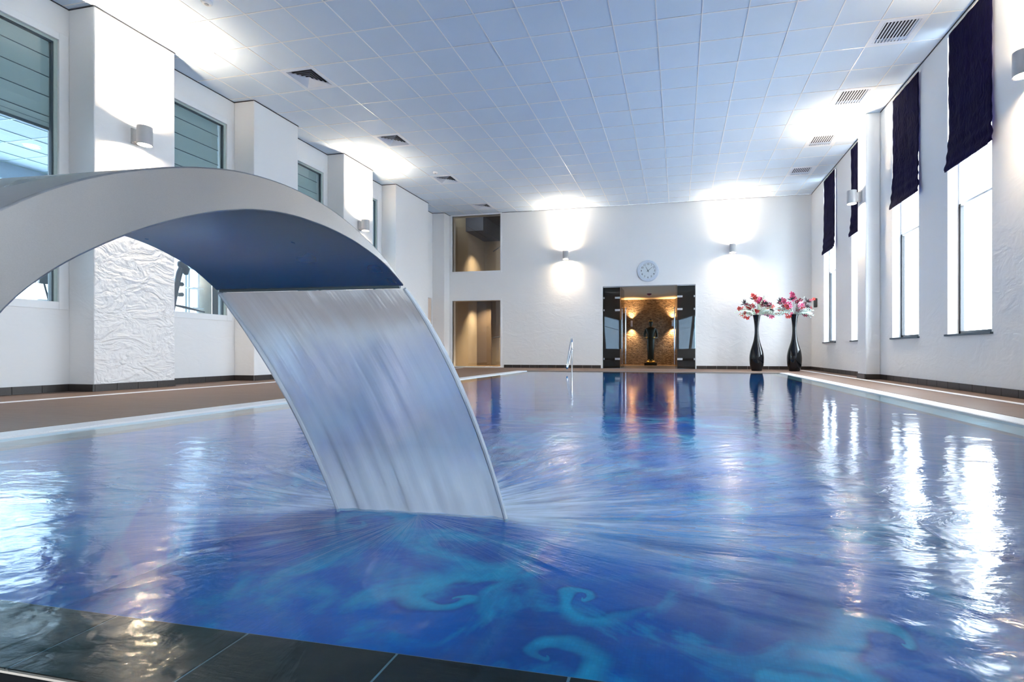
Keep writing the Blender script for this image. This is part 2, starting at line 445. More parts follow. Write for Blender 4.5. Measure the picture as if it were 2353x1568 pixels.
def wall_x(mb, x0, x1, ya, yb, za, zb, holes):
    """wall slab between x0,x1 with rectangular holes (y0,y1,z0,z1)"""
    ys = sorted({ya, yb, *[h[0] for h in holes], *[h[1] for h in holes]})
    for y0, y1 in zip(ys, ys[1:]):
        ym = (y0 + y1) / 2
        hs = sorted([h for h in holes if h[0] < ym < h[1]], key=lambda h: h[2]); z = za
        for h in hs:
            if h[2] > z + 1e-4: mb.box(x0, x1, y0, y1, z, h[2])
            z = h[3]
        if z < zb - 1e-4: mb.box(x0, x1, y0, y1, z, zb)
def wall_y(mb, y0, y1, xa, xb, za, zb, holes):
    xs = sorted({xa, xb, *[h[0] for h in holes], *[h[1] for h in holes]})
    for x0, x1 in zip(xs, xs[1:]):
        xm = (x0 + x1) / 2
        hs = sorted([h for h in holes if h[0] < xm < h[1]], key=lambda h: h[2]); z = za
        for h in hs:
            if h[2] > z + 1e-4: mb.box(x0, x1, y0, y1, z, h[2])
            z = h[3]
        if z < zb - 1e-4: mb.box(x0, x1, y0, y1, z, zb)

# ------------------------------------------------------------------ structure
# right wall
RZ0, RZ1 = 0.775, 5.04
mb = MB()
wall_x(mb, XR, XR + 0.30, YN, YB, 0, CEIL, [(a, b, RZ0, RZ1) for a, b in R_WIN] + [(a, b, RZ0, 3.1) for a, b in R_LIGHT_OPEN])
wr = mb.build('wall_right', 'plaster', kind='structure')
tag(wr, 'long white plastered wall with tall narrow windows on the right of the pool', 'wall')
MB().box(3.525, XR, 10.215, 10.64, 0, CEIL).build('pillar', 'plaster', wr, bevel=0.02)

# left wall
mb = MB()
wall_x(mb, XL - 0.18, XL, YN, YB, 0, CEIL, [(a, b, *WIN_Z) for a, b in L_WIN] + [(13.82, 14.75, 0, 2.3)])
wl = mb.build('wall_left', 'plaster', kind='structure')
tag(wl, 'white left wall with deep pillars and windows to the gym', 'wall')
PILL = [(2.05, 3.0, 'plaster_rough'), (5.015, 6.065, 'plaster_rough'), (7.48, 8.521, 'plaster'), (9.89, 10.98, 'plaster_rough'), (11.99, 13.739, 'plaster'), (-0.6, 0.4, 'plaster'), (-3.0, -2.0, 'plaster')]
for (a, b, m) in PILL:
    o = MB().box(XL, XP, a, b, 0, CEIL).build('pillar', ['plaster', m], wl, bevel=0.012)
    for f in o.data.polygons: f.material_index = 1 if f.normal.x > 0.5 else 0
MB().box(XL, XP, 14.79, YB, 0, CEIL).build('pillar', 'plaster', wl, bevel=0.012)

# back wall
DX0, DX1, DZ = -2.36, 0.495, 2.59
IWX = (-7.486, -5.78)
mb = MB()
wall_y(mb, YB, YB + 0.22, XL - 0.18, XR + 0.3, 0, CEIL, [(DX0, DX1, 0, DZ), (*IWX, 3.215, 5.08), (*IWX, 0.035, 2.235)])
wb = mb.build('wall_back', 'plaster', kind='structure')
tag(wb, 'white far end wall holding the clock and glass doors', 'wall')
mb = MB().box(XL - 0.18, XR + 0.3, YN - 0.2, YN, 0, CEIL)
tag(mb.build('wall_front', 'plaster', kind='structure'), 'white end wall behind the near pool edge', 'wall')

# ceiling: grid, tiles
ce = MB().box(XL - 0.2, XR + 0.3, YN - 0.2, YB + 0.3, CEIL + 0.10, CEIL + 0.2).build('ceiling', 'ceiling_tile', kind='structure')
tag(ce, 'suspended ceiling of pale square panels in a thin metal grid', 'ceiling')
GX, GY, TS = -7.006, 5.553, 0.6096
xs = [GX + TS * k for k in range(-2, 19)]; ys = [GY + TS * k for k in range(-21, 17)]
vents_l = {(1, 2), (1, 6), (1, 10), (1, 14)}
vents_r = {(16, 3), (16, 6), (16, 9), (16, 12)}
def in_room(x, y): return XL - 0.1 < x < XR + 0.05 and y < YB
mb = MB(); g = 0.0075
for x in xs:
    if XL < x < XR: mb.box(x - g, x + g, YN, YB, CEIL - 0.004, CEIL + 0.02)
for y in ys:
    if YN < y < YB: mb.box(XL, XR, y - g, y + g, CEIL - 0.0035, CEIL + 0.02)
mb.build('grid', 'ceiling_grid', ce)
tmesh = MB().box(-TS / 2 + 0.008, TS / 2 - 0.008, -TS / 2 + 0.008, TS / 2 - 0.008, 0, 0.02).mesh('ceiling_panel', 'ceiling_tile')
cells = []
for i in range(-2, 18):
    for j in range(-21, 16):
        if (i, j) in vents_l or (i, j) in vents_r: continue
        x0, x1 = GX + TS * i, GX + TS * (i + 1); y0, y1 = GY + TS * j, GY + TS * (j + 1)
        if x1 < XL + 0.05 or x0 > XR - 0.05 or y1 < YN or y0 > YB - 0.05: continue
        cells.append((x0, x1, y0, y1))
rnd = random.Random(3)
F_, Sn, Cs = 1111.9, math.sin(math.radians(11.355)), math.cos(math.radians(11.355))
def to_px(x, y, z):
    d = -Sn * x + Cs * y
    if d < 0.1: return None
    return 1336.7 + F_ * (Cs * x + Sn * y) / d, 808 - F_ * (z - EYE) / d
seen = []; rest = []
for c in cells:
    q = [to_px(c[a], c[b], CEIL) for a in (0, 1) for b in (2, 3)]
    full = c[0] > XL - 0.01 and c[1] < XR + 0.01 and c[3] < YB
    ok = full and all(v for v in q) and any(-5 < v[0] < 2358 and -5 < v[1] for v in q)
    if ok: seen.append(((c[1] - c[0]) * (c[3] - c[2]) / ((c[2] + 2) ** 3), c))
    else: rest.append(c)
seen.sort(key=lambda v: -v[0])
for _, c in seen[:300]:
    piece('panel', tmesh, ce, ((c[0] + c[1]) / 2, (c[2] + c[3]) / 2, CEIL + rnd.uniform(0.0005, 0.0035)))
mb = MB()
for c in [v[1] for v in seen[300:]] + rest:
    mb.box(max(c[0] + 0.008, XL), min(c[1] - 0.008, XR), max(c[2] + 0.008, YN), min(c[3] - 0.008, YB), CEIL + 0.002, CEIL + 0.02)
o = mb.build('panel', 'ceiling_tile', ce); o['kind'] = 'stuff'
# thin dark strips painted as the shadow line where the ceiling meets the walls
mb = MB()
e = 0.012
mb.box(XR - e, XR - 0.001, YN, 10.215, CEIL - 0.014, CEIL - 0.002); mb.box(XR - e, XR - 0.001, 10.64, YB, CEIL - 0.014, CEIL - 0.002)
segs = sorted([(a, b) for a, b, _ in PILL] + [(14.79, YB)])
y = YN
for a, b in segs:
    mb.box(XL + 0.001, XL + e, y, a, CEIL - 0.014, CEIL - 0.002)
    mb.box(XP + 0.001, XP + e, a, b, CEIL - 0.014, CEIL - 0.002)
    mb.box(XL, XP, a - e, a - 0.001, CEIL - 0.014, CEIL - 0.002)
    y = b
mb.box(XP, XR, YB - e, YB - 0.001, CEIL - 0.010, CEIL - 0.002)
o = mb.build('trim_1', 'painted_shadow_line', kind='structure')
tag(o, 'thin dark strip painted as the shadow line around the ceiling edge', 'trim')

# ------------------------------------------------------------------ floor, pool basin
GL, GR = (-4.42, -4.13), (2.48, 2.70)       # overflow grates
mb = MB()
mb.box(XL, GL[0], YN, YB, -0.1, 0)
mb.box(GR[1], XR, YN, YB, -0.1, 0)
mb.box(GL[0], GR[1], 13.02, YB, -0.1, 0)
mb.box(GL[0], GR[1], YN, 0.46, -0.1, 0)
fl = mb.build('floor', 'deck', kind='structure')
tag(fl, 'brown fine grained pool deck floor', 'floor')
# basin
BZ = -1.12
pool = empty('pool_basin', (-0.8, 6.8, BZ)); pool['kind'] = 'structure'
tag(pool, 'blue mosaic pool basin under the water', 'pool')
off = Vector((-0.8, 6.8, BZ))
def rel(o): o.location = -off; return o
LEDGE = 0.22
rel(MB().box(PX0, PX1, 0.5, PY1, BZ - 0.1, BZ).build('basin_floor', 'mosaic_floor', pool))
mb = MB()
mb.box(PX0 - 0.3, PX0 + LEDGE, PY0, PY1, BZ, -0.05)
mb.box(PX1 - LEDGE, PX1 + 0.2, PY0, PY1, BZ, -0.05)
mb.box(PX0 - 0.3, PX1 + 0.2, 0.64, PY0, BZ, -0.06)
mb.box(PX0 - 0.3, PX1 + 0.2, 0.46, 0.64, BZ, -0.17)
mb.box(PX0 - 0.3, PX1 + 0.2, PY1, PY1 + 0.15, BZ, -0.05)
rel(mb.build('basin_wall', 'mosaic_wall', pool))
mb = MB()
mb.box(PX0, PX0 + LEDGE + 0.01, PY0, PY1, -0.05, -0.03)
mb.box(PX1 - LEDGE - 0.01, PX1, PY0, PY1, -0.05, -0.03)
rel(mb.build('side_ledge', 'ledge_pale', pool))
rel(MB().box(PX0 - 0.29, PX1 + 0.22, 0.622, PY0, -0.06, -0.0375).build('grout_bed', 'grout', pool))
TW = 0.3333
lm = MB().box(-TW / 2 + 0.003, TW / 2 - 0.003, -0.10, 0.10, -0.01, 0.004).mesh('ledge_tile', 'ledge_tile')
k0 = int((PX0 + 0.855) / TW) - 1
for k in range(k0, 12):
    x = -0.855 + TW * (k + 0.5)
    if PX0 - 0.1 < x < PX1 + 0.1:
        piece('ledge_tile', lm, pool, Vector((x, 0.727, -0.040)) - off)
# gutter in front of the ledge with its trim and drain
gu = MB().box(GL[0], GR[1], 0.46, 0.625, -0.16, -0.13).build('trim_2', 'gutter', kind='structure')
tag(gu, 'dark overflow gutter in front of the dark tiled ledge', 'gutter')
MB().box(PX0 - 0.28, PX1 + 0.2, 0.614, 0.618, -0.013, -0.009).build('edge_strip', 'steel_trim', gu)
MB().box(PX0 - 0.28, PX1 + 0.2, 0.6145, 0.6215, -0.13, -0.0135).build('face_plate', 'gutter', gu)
dr = MB().lathe([(0.0, 0.0), (0.052, 0.0), (0.055, 0.012), (0.044, 0.016), (0.040, 0.012), (0.0, 0.012)], (-1.065, 0.548, -0.13), 28, cap=False).build('drain_cover', 'black_rubber', smooth=True)
tag(dr, 'round black drain cover in the gutter at the lower left corner', 'drain')

# water surface
mb = MB()
nx, ny = 60, 90
vs = [[mb.bm.verts.new((PX0 + (PX1 - PX0) * i / nx, 0.624 + (PY1 - 0.624) * j / ny, WZ)) for j in range(ny + 1)] for i in range(nx + 1)]
for i in range(nx):
    for j in range(ny): mb.bm.faces.new((vs[i][j], vs[i + 1][j], vs[i + 1][j + 1], vs[i][j + 1]))
wt = mb.build('pool_water', 'water', smooth=True)
tag(wt, 'blue pool water rippling outward from the waterfall', 'water', kind='stuff')

# grates
def grate(name, x0, x1, label):
    mb = MB(); y = 0.64
    mb.box(x0, x0 + 0.012, 0.64, PY1, -0.03, -0.004); mb.box(x1 - 0.012, x1, 0.64, PY1, -0.03, -0.004)
    while y < PY1:
        mb.box(x0 + 0.012, x1 - 0.012, y, min(y + 0.0235, PY1), -0.022, -0.001); y += 0.0255
    o = mb.build(name, 'grate_white'); tag(o, label, 'drain grate', kind='stuff'); return o
grate('overflow_grate', *GL, 'white slatted overflow grate along the left pool edge')
grate('overflow_grate', *GR, 'white slatted overflow grate along the right pool edge')
mb = MB().box(GL[0] + 0.02, GR[1], PY1 + 0.002, PY1 + 0.15, -0.03, -0.001)
tag(mb.build('overflow_grate', 'ledge_pale'), 'narrow tan edging strip along the far pool edge', 'edging')
mb = MB()
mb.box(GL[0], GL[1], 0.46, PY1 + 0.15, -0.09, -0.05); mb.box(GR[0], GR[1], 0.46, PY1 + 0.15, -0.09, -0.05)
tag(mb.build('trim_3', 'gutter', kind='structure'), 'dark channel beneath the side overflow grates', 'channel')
o = MB().box(-6.98, -6.86, YN, YB - 0.5, 0, 0.004).build('trim_4', 'grate_white', kind='structure')
tag(o, 'thin white drain line across the left deck', 'trim')
o = MB().box(3.36, 3.46, YN, YB - 0.4, 0, 0.004).build('trim_5', 'grate_white', kind='structure')
tag(o, 'thin white drain line across the right deck', 'trim')

# ------------------------------------------------------------------ skirting tiles
SH, ST = 0.098, 0.014
def skirting(name, runs, label):
    """runs: list of (x0,y0,x1,y1,nx,ny) along wall; n = outward normal"""
    root = empty(name, (0, 0, 0)); root['kind'] = 'structure'; tag(root, label, 'skirting')
    cache = {}
    for (x0, y0, x1, y1, nx_, ny_) in runs:
        L = math.hypot(x1 - x0, y1 - y0); n = max(1, round(L / 0.30)); l = L / n
        ang = math.atan2(y1 - y0, x1 - x0)
        key = round(l, 3)
        if key not in cache:
            cache[key] = MB().box(-l / 2 + 0.003, l / 2 - 0.003, -ST / 2, ST / 2, 0.001, SH).mesh('tile', 'dark_tile')
        for k in range(n):
            f = (k + 0.5) / n
            piece('tile', cache[key], root, (x0 + (x1 - x0) * f + nx_ * ST / 2, y0 + (y1 - y0) * f + ny_ * ST / 2, 0), ang)
    return root
runs = []; y = 2.0
for a, b in [s for s in segs if s[0] > 1.0]:
    if a - y > 0.1 and not (y < 14.0 < a + 1 and a > 14): runs.append((XL, y, XL, a, 1, 0))
    runs.append((XL + 0.02, a, XP, a, 0, -1))
    if a < 14.7: runs.append((XP, a, XP, b, 1, 0))
    y = b
skirting('baseboard_left', runs, 'dark brown skirting tiles along the left wall and its pillars')
skirting('baseboard_back', [(-5.66, YB, DX0 - 0.06, YB, 0, -1), (DX1 + 0.03, YB, XR, YB, 0, -1)], 'dark brown skirting tiles along the far end wall')
skirting('baseboard_right', [(XR, 3.4, XR, 10.2, -1, 0), (XR, 10.215, 3.525, 10.215, 0, -1), (3.525, 10.215, 3.525, 10.64, -1, 0), (XR, 10.64, XR, YB, -1, 0)], 'dark brown skirting tiles along the right wall')

# ------------------------------------------------------------------ right windows + blinds
def right_window(i, a, b, label):
    r = empty('window_%d' % i, (XR, (a + b) / 2, RZ0)); r['kind'] = 'structure'; tag(r, label, 'window')
    o = Vector((XR, (a + b) / 2, RZ0))
    def B(name, mat, *bx, **k):
        ob = MB().box(*bx).build(name, mat, r, **k); ob.location = -o; return ob
    xg = XR + 0.14
    B('sill', 'frame_dark', XR - 0.035, xg + 0.02, a - 0.03, b + 0.03, RZ0 - 0.022, RZ0 + 0.004)
    # upper white panel in front of the fixed pane, dark lower casement
    zt = 2.64
    mb = MB()
    for (y0, y1, z0, z1) in ((a, a + 0.05, RZ0, zt), (b - 0.05, b, RZ0, zt), (a, b, RZ0, RZ0 + 0.05)):
        mb.box(xg, xg + 0.05, y0, y1, z0 + 0.003, z1)
    f = mb.build('casement', 'frame_black', r); f.location = -o
    pn = MB().box(xg + 0.02, xg + 0.028, a + 0.05, b - 0.05, RZ0 + 0.05, zt - 0.03).build('pane', 'glass_clear', f)
    mb = MB()
    for (y0, y1, z0, z1) in ((a, a + 0.04, zt, RZ1), (b - 0.04, b, zt, RZ1), (a, b, RZ1 - 0.04, RZ1), (a, b, zt - 0.03, zt)):
        mb.box(xg, xg + 0.05, y0, y1, z0, z1)
    f2 = mb.build('upper_frame', 'paint_white', r); f2.location = -o
    MB().box(xg + 0.02, xg + 0.028, a + 0.04, b - 0.04, zt, RZ1 - 0.04).build('pane', 'glass_frosted', f2)
names = ['tall narrow window with white light, nearest on the right wall', 'second tall window from the near end of the right wall',
         'tall window on the right wall mostly hidden behind the pillar', 'farthest tall narrow window on the right wall beside the vases']
for i, (a, b) in enumerate(R_WIN): right_window(i + 1, a, b, names[i])

def navy_blind(a, b, zb, seed, label):
    rr = random.Random(seed)
    root = empty('roman_blind', (XR - 0.03, (a + b) / 2, zb)); tag(root, label, 'blind', 'dark roman blinds on the right wall')
    o = Vector((XR - 0.03, (a + b) / 2, zb))
    bm = bmesh.new(); ny_, nz_ = 22, 70
    zt = RZ1 - 0.02
    ph = [rr.uniform(0, 6.28) for _ in range(8)]
    grid = []
    for i in range(ny_ + 1):
        rowv = []
        for j in range(nz_ + 1):
            fy, fz = i / ny_, j / nz_
            z = zb + (zt - zb) * fz; yy = a - 0.0 + (b - a) * fy
            cr = 0.0025 * math.sin(z * 21 + ph[0] + 3 * fy) + 0.003 * math.sin(fy * 17 + z * 2.5 + ph[1]) + 0.002 * math.sin(fy * 31 - z * 5 + ph[2])
            low = max(0, 1 - (z - zb) / 0.55)
            cr += 0.022 * low * (0.5 + 0.5 * math.sin((z - zb) * 38))
            yy += (0.003 * math.sin(z * 9 + ph[3]) + 0.06 * low ** 2) * fy - (0.010 + 0.07 * low) * (1 - fy)
            dz = (0.018 * math.sin(fy * 4 + ph[4])) if j == 0 else 0
            rowv.append(bm.verts.new(Vector((XR - 0.022 - cr - 0.012 - 0.02 * low, yy, z + dz)) - o))
        grid.append(rowv)
    for i in range(ny_):
        for j in range(nz_): bm.faces.new((grid[i][j], grid[i + 1][j], grid[i + 1][j + 1], grid[i][j + 1]))
    me = bpy.data.meshes.new('fabric'); bmesh.ops.recalc_face_normals(bm, faces=bm.faces); bm.to_mesh(me); bm.free()
    me.materials.append(M['navy_fabric']); me.polygons.foreach_set('use_smooth', [True] * len(me.polygons))
    f = bpy.data.objects.new('fabric', me); col.objects.link(f); f.parent = root
    sm = f.modifiers.new('thick', 'SOLIDIFY'); sm.thickness = 0.006
    h = MB().box(XR - 0.055, XR, a, b, zt - 0.002, zt + 0.012).build('headrail', 'paint_white', root); h.location = -o
    h = MB().box(XR - 0.085, XR - 0.07, a + 0.005, b + 0.02, zb - 0.02, zb + 0.02).build('hem_bar', 'navy_fabric', root); h.location = -o
navy_blind(6.8, 7.75, 3.10, 1, 'dark navy roman blind over the nearest right window')
navy_blind(8.66, 9.60, 3.10, 2, 'dark navy roman blind over the second right window from the front')
navy_blind(10.8, 11.72, 3.10, 3, 'dark roman blind glimpsed as a sliver beyond the right pillar')
navy_blind(12.88, 13.78, 3.10, 4, 'dark navy roman blind nearest the far end wall')

# outside the right windows: white brick piers and paved ground
for i, (a, b) in enumerate(R_WIN):
    root = empty('brick_pier', (5.2, b + 0.9, 0)); tag(root, ['white brick pier outside the nearest right window', 'white brick pier outside the second right window', 'white brick pier outside the window behind the pillar', 'white brick pier outside the farthest right window'][i], 'pier')
    MB().box(-0.14, 0.14, -0.28, 0.28, -0.1, 4.6).build('core', 'outside_brick', root)
    bmx = MB().box(-0.01, 0, -0.105, 0.105, 0, 0.06).mesh('brick', 'outside_brick')
    for rz in range(30):
        for k in range(-1, 3):
            yy = -0.28 + 0.11 + k * 0.22 + (0.11 if rz % 2 else 0) - 0.02
            if -0.19 < yy < 0.19: piece('brick', bmx, root, (-0.14, yy, 0.75 + rz * 0.075))
o = MB().box(XR + 0.3, 40, -30, 60, -0.3, -0.1).build('ground_outside', 'outside_ground', kind='structure')
tag(o, 'pale paving outside the right hand windows', 'ground')

# ------------------------------------------------------------------ left windows to the gym
def left_window(i, a, b, label):
    z0, z1 = WIN_Z
    r = empty('window_%d' % i, (XL, (a + b) / 2, z0)); r['kind'] = 'structure'; tag(r, label, 'window')
    o = Vector((XL, (a + b) / 2, z0)); t_ = 0.10
    mb = MB()
    for q in ((a - t_, a, z0 - t_, z1 + t_), (b, b + t_, z0 - t_, z1 + t_), (a, b, z0 - t_, z0), (a, b, z1, z1 + t_)):
        mb.box(XL - 0.0, XL + 0.018, *q)
    f = mb.build('casing', 'paint_white', r, bevel=0.004); f.location = -o
    mb = MB(); s = 0.035
    for q in ((a, a + s, z0, z1), (b - s, b, z0, z1), (a + s, b - s, z1 - s, z1)):
        mb.box(XL - 0.055, XL - 0.015, *q)
    f = mb.build('sash', 'frame_greygreen', r); f.location = -o
    mb = MB(); s2 = 0.018
    for q in ((a + s, a + s + s2, z0, z1), (b - s - s2, b - s, z0, z1), (a + s, b - s, z1 - s - s2, z1 - s)):
        mb.box(XL - 0.07, XL - 0.03, *q)
    g_ = mb.build('gasket', 'frame_dark', f)
    MB().box(XL - 0.045, XL - 0.038, a + s, b - s, z0, z1 - s).build('pane', 'glass_green', f)
ln = ['large gym window at the far left edge with half lowered blind', 'second gym window on the left wall behind the steel spout', 'third gym window on the left wall with a bright reflection', 'narrow gym window half hidden beside the far left lamp']
for i, (a, b) in enumerate(L_WIN): left_window(5 + i, a, b, ln[i])
def green_blind(a, b, zb, label):
    x = XL - 0.16
    root = empty('folding_blind', (x, (a + b) / 2, zb)); tag(root, label, 'blind', 'grey green blinds behind the gym windows')
    o = Vector((x, (a + b) / 2, zb)); z = WIN_Z[1] + 0.05; k = 0; hh = 0.262
    zz = z
    while zz > zb + 0.12:
        z0 = max(zz - hh, zb + 0.06)
        f = MB().prism([(x, a, z0 + 0.004), (x - 0.015, a, zz), (x - 0.021, a, zz), (x - 0.006, a, z0 + 0.004)], (0, b - a, 0)).build('fabric_panel', 'green_fabric', root); f.location = -o
        f = MB().box(x - 0.004, x + 0.008, a, b, z0 - 0.004, z0 + 0.004).build('batten', 'blind_rod', root); f.location = -o
        zz = z0
    f = MB().box(x - 0.012, x + 0.012, a, b, zb, zb + 0.06).build('bottom_fold', 'green_fabric', root, bevel=0.006); f.location = -o
    f = MB().box(x - 0.006, x + 0.014, a, b, zb - 0.035, zb).build('bottom_rod', 'blind_rod', root); f.location = -o
green_blind(2.9, 4.93, 3.50, 'grey green folding blind half covering the leftmost gym window')
green_blind(6.2, 7.30, 3.0, 'grey green folding blind above the steel arch')
green_blind(8.6, 9.74, 3.0, 'grey green folding blind in the third gym window')

# recess door
d = empty('door_1', (XL, 14.28, 0)); d['kind'] = 'structure'; tag(d, 'pale peach door in the left wall near the far corner', 'door')
f = MB().box(-0.06, -0.02, -0.46, 0.46, 0.0, 2.29).build('leaf', 'peach_door', d)
MB().tube([(-0.02, 0.36, 1.05), (0.035, 0.36, 1.05), (0.035, 0.25, 1.05)], 0.009).build('handle', 'chrome', f, smooth=True)

# ------------------------------------------------------------------ gym behind the left wall
GZ = 0.7
mb = MB(); mb.box(-14.8, XL - 0.18, -4, 18.0, GZ - 0.2, GZ)
tag(mb.build('gym_floor', 'gym_floor', kind='structure'), 'pale raised gym floor beyond the left windows', 'floor')
mb = MB(); mb.box(-14.8, XL - 0.18, -4, 18.0, 4.72, 4.85)
gc = mb.build('gym_ceiling', 'gym_wall', kind='structure'); tag(gc, 'pale gym ceiling seen through the left window', 'ceiling')
mb = MB()
for k in range(30): mb.box(-14.8, XL - 0.2, -4 + k * 0.7, -4 + k * 0.7 + 0.02, 4.708, 4.72)
for k in range(9): mb.box(-14.6 + k * 0.7, -14.58 + k * 0.7, -4, 18, 4.706, 4.72)
mb.build('grid', 'frame_greygreen', gc)
mb = MB(); wall_x(mb, -14.8, -14.6, -4, 18.0, GZ, 4.72, [(0.0, 14.0, 1.62, 4.35)])
mb.box(-14.6, XL - 0.18, 17.9, 18.0, GZ, 4.72); mb.box(-14.6, XL - 0.18, -4.1, -4.0, GZ, 4.72)
gw = mb.build('gym_wall', 'gym_wall', kind='structure'); tag(gw, 'gym outer wall with a bright band of windows', 'wall')
mb = MB()
for k in range(0, 15, 2): mb.box(-14.72, -14.62, k - 0.03, k + 0.03, 1.62, 4.35)
mb.build('mullion', 'paint_white', gw)
MB().box(-14.70, -14.69, 0.0, 14.0, 1.62, 4.35).build('pane', 'glass_gym', gw)
# downlight
for (x, y, lb) in ((-12.9, 7.45, 'round glowing downlight in the gym ceiling'),):
    r = empty('downlight', (x, y, 4.70)); tag(r, lb, 'lamp')
    MB().lathe([(0.10, 0), (0.12, -0.004), (0.125, 0.008)], n=24, cap=False).build('rim', 'paint_white', r, smooth=True)
    MB().lathe([(0.0, -0.002), (0.10, -0.002), (0.10, 0.005)], n=24, cap=False).build('diffuser', 'downlight_glow', r)
# round column, exercise machine, desk, banner
o = MB().lathe([(0.16, 0), (0.16, 4.02)], (0, 0, 0), 24).build('gym_column', 'concrete', smooth=True, kind='structure'); o.location = (-12.4, 10.66, GZ)
tag(o, 'beige concrete gym column behind the second left window', 'column')
r = empty('exercise_machine', (-10.0, 8.05, GZ)); tag(r, 'black cross trainer standing in the gym behind the second window', 'exercise machine')
r.scale = (1, 1, 1)
MB().tube([(0, -0.30, 0.02), (0, -0.16, 0.55), (0, -0.05, 1.1), (0, 0.02, 1.45), (0, 0.06, 1.58)], [0.05, 0.055, 0.05, 0.055, 0.04], 10).build('upright', 'machine_black', r, smooth=True)
MB().tube([(0, 0.0, 1.66), (0, 0.05, 1.63), (0, 0.14, 1.52), (0, 0.16, 1.42)], [0.03, 0.075, 0.085, 0.03], 10).build('pivot', 'machine_black', r, smooth=True)
MB().box(-0.14, 0.1, -0.75, 0.75, 0.0, 0.09).build('base_rail', 'machine_black', r, bevel=0.02)
MB().tube([(0, -0.14, 0.78), (0, 0.1, 0.75), (0, 0.55, 0.68)], [0.02, 0.028, 0.016], 8).build('crossbar', 'machine_black', r, smooth=True)
MB().box(-0.03, 0.03, -0.22, -0.12, 1.15, 1.5).build('grip_pad', 'pad_grey', r, bevel=0.02)
for s in (0.95, 1.16):
    MB().lathe([(0.02, -0.05), (0.045, -0.04), (0.045, 0.04), (0.02, 0.05)], (0, 0.04, s + 0.05), 12, 'X').build('joint', 'machine_black', r, smooth=True)
r = empty('gym_desk', (-10.0, 5.9, GZ)); tag(r, 'white gym desk behind the leftmost window', 'desk')
MB().box(-0.35, 0.35, -0.9, 0.9, 0.60, 0.64).build('desktop', 'paint_white', r, bevel=0.005)
for sx_ in (-0.3, 0.3):
    for sy_ in (-0.85, 0.85): MB().box(sx_ - 0.02, sx_ + 0.02, sy_ - 0.02, sy_ + 0.02, 0, 0.60).build('leg', 'frame_dark', r)
r = empty('desk_monitor', (-10.0, 5.98, GZ + 0.64)); tag(r, 'small dark screen with slanted arm on the gym desk', 'monitor')
MB().box(-0.1, 0.1, -0.16, 0.16, 0, 0.025).build('foot', 'frame_dark', r)
MB().tube([(0, 0.0, 0.02), (0, -0.06, 0.3)], 0.014, 6).build('arm', 'machine_black', r, smooth=True)
MB().box(-0.02, 0.02, -0.30, 0.18, 0.28, 0.58).build('screen', 'machine_black', r, bevel=0.008)
o = MB().box(-0.12, 0.12, -0.18, 0.18, 0, 0.10).build('storage_box', 'frame_dark', bevel=0.01); o.location = (-9.4, 5.75, GZ + 0.5)
tag(o, 'dark blue box at the right end beside the gym desk', 'box')
mb = MB().box(-0.25, 0.25, -0.35, 0.35, 0, 0.5); o2 = mb.build('side_cabinet', 'paint_white', bevel=0.01); o2.location = (-9.4, 5.75, GZ)
tag(o2, 'low white cabinet under the dark blue box in the gym', 'cabinet')
r = empty('banner_stand', (-10.9, 9.78, GZ), math.radians(-40)); tag(r, 'narrow dark banner with yellow emblem inside the gym window', 'banner')
MB().box(-0.01, 0.01, -0.16, 0.16, 0.0, 1.75).build('banner_sheet', 'device_grey', r)
MB().lathe([(0.015, 0.0), (0.05, 0.0), (0.05, 0.006), (0.015, 0.006)], (0.011, 0.0, 0.93), 16, 'X').build('emblem', 'yellow', r)
mb = MB()
rr = random.Random(5)
for k in range(14):
    mb.box(0.011, 0.014, -0.03, 0.02 + rr.uniform(0, 0.04), 1.05 + k * 0.035, 1.065 + k * 0.035)
for k in range(6):
    mb.box(0.011, 0.014, -0.03, 0.02 + rr.uniform(0, 0.04), 0.62 + k * 0.035, 0.635 + k * 0.035)
mb.build('print_marks', 'cream', r)
r = empty('gym_shelf', (-11.9, 9.95, GZ)); tag(r, 'white slim shelf rack beside the beige gym column', 'shelf')
for yy in (-0.12, 0.12): MB().box(-0.02, 0.02, yy - 0.02, yy + 0.02, 0, 2.3).build('post', 'paint_white', r)
for zz in (0.4, 0.9, 1.4, 1.9, 2.28): MB().box(-0.15, 0.15, -0.14, 0.14, zz, zz + 0.025).build('shelf_board', 'paint_white', r)

# ------------------------------------------------------------------ rooms behind the end wall windows
mb = MB(); mb.box(XL - 0.1, -5.2, 18.4, 18.5, -0.2, 5.6); mb.box(-5.35, -5.2, 15.37, 18.4, -0.2, 5.6)
mb.box(XL - 0.1, XL + 0.35, 15.37, 18.4, -0.2, 5.6)
sw = mb.build('stair_wall', 'beige_wall', kind='structure'); tag(sw, 'beige walls of the stair hall behind the end wall windows', 'wall')
tag(MB().box(XL - 0.1, -5.2, 15.37, 18.5, -0.1, 0).build('stair_floor', 'lobby_floor', kind='structure'), 'brown floor behind the lower interior window', 'floor')
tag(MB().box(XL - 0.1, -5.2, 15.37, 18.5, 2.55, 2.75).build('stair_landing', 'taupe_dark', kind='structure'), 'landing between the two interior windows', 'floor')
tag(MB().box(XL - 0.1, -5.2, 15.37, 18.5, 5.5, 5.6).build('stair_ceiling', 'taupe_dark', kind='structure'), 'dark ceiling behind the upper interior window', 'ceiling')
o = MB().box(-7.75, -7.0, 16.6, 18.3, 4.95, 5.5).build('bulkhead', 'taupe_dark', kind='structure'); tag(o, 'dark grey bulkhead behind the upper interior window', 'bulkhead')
o = MB().box(-7.68, -7.10, 17.6, 17.7, 0, 2.55).build('trim_6', 'brown_wall', kind='structure'); tag(o, 'dark brown panel behind the lower interior window', 'panel')
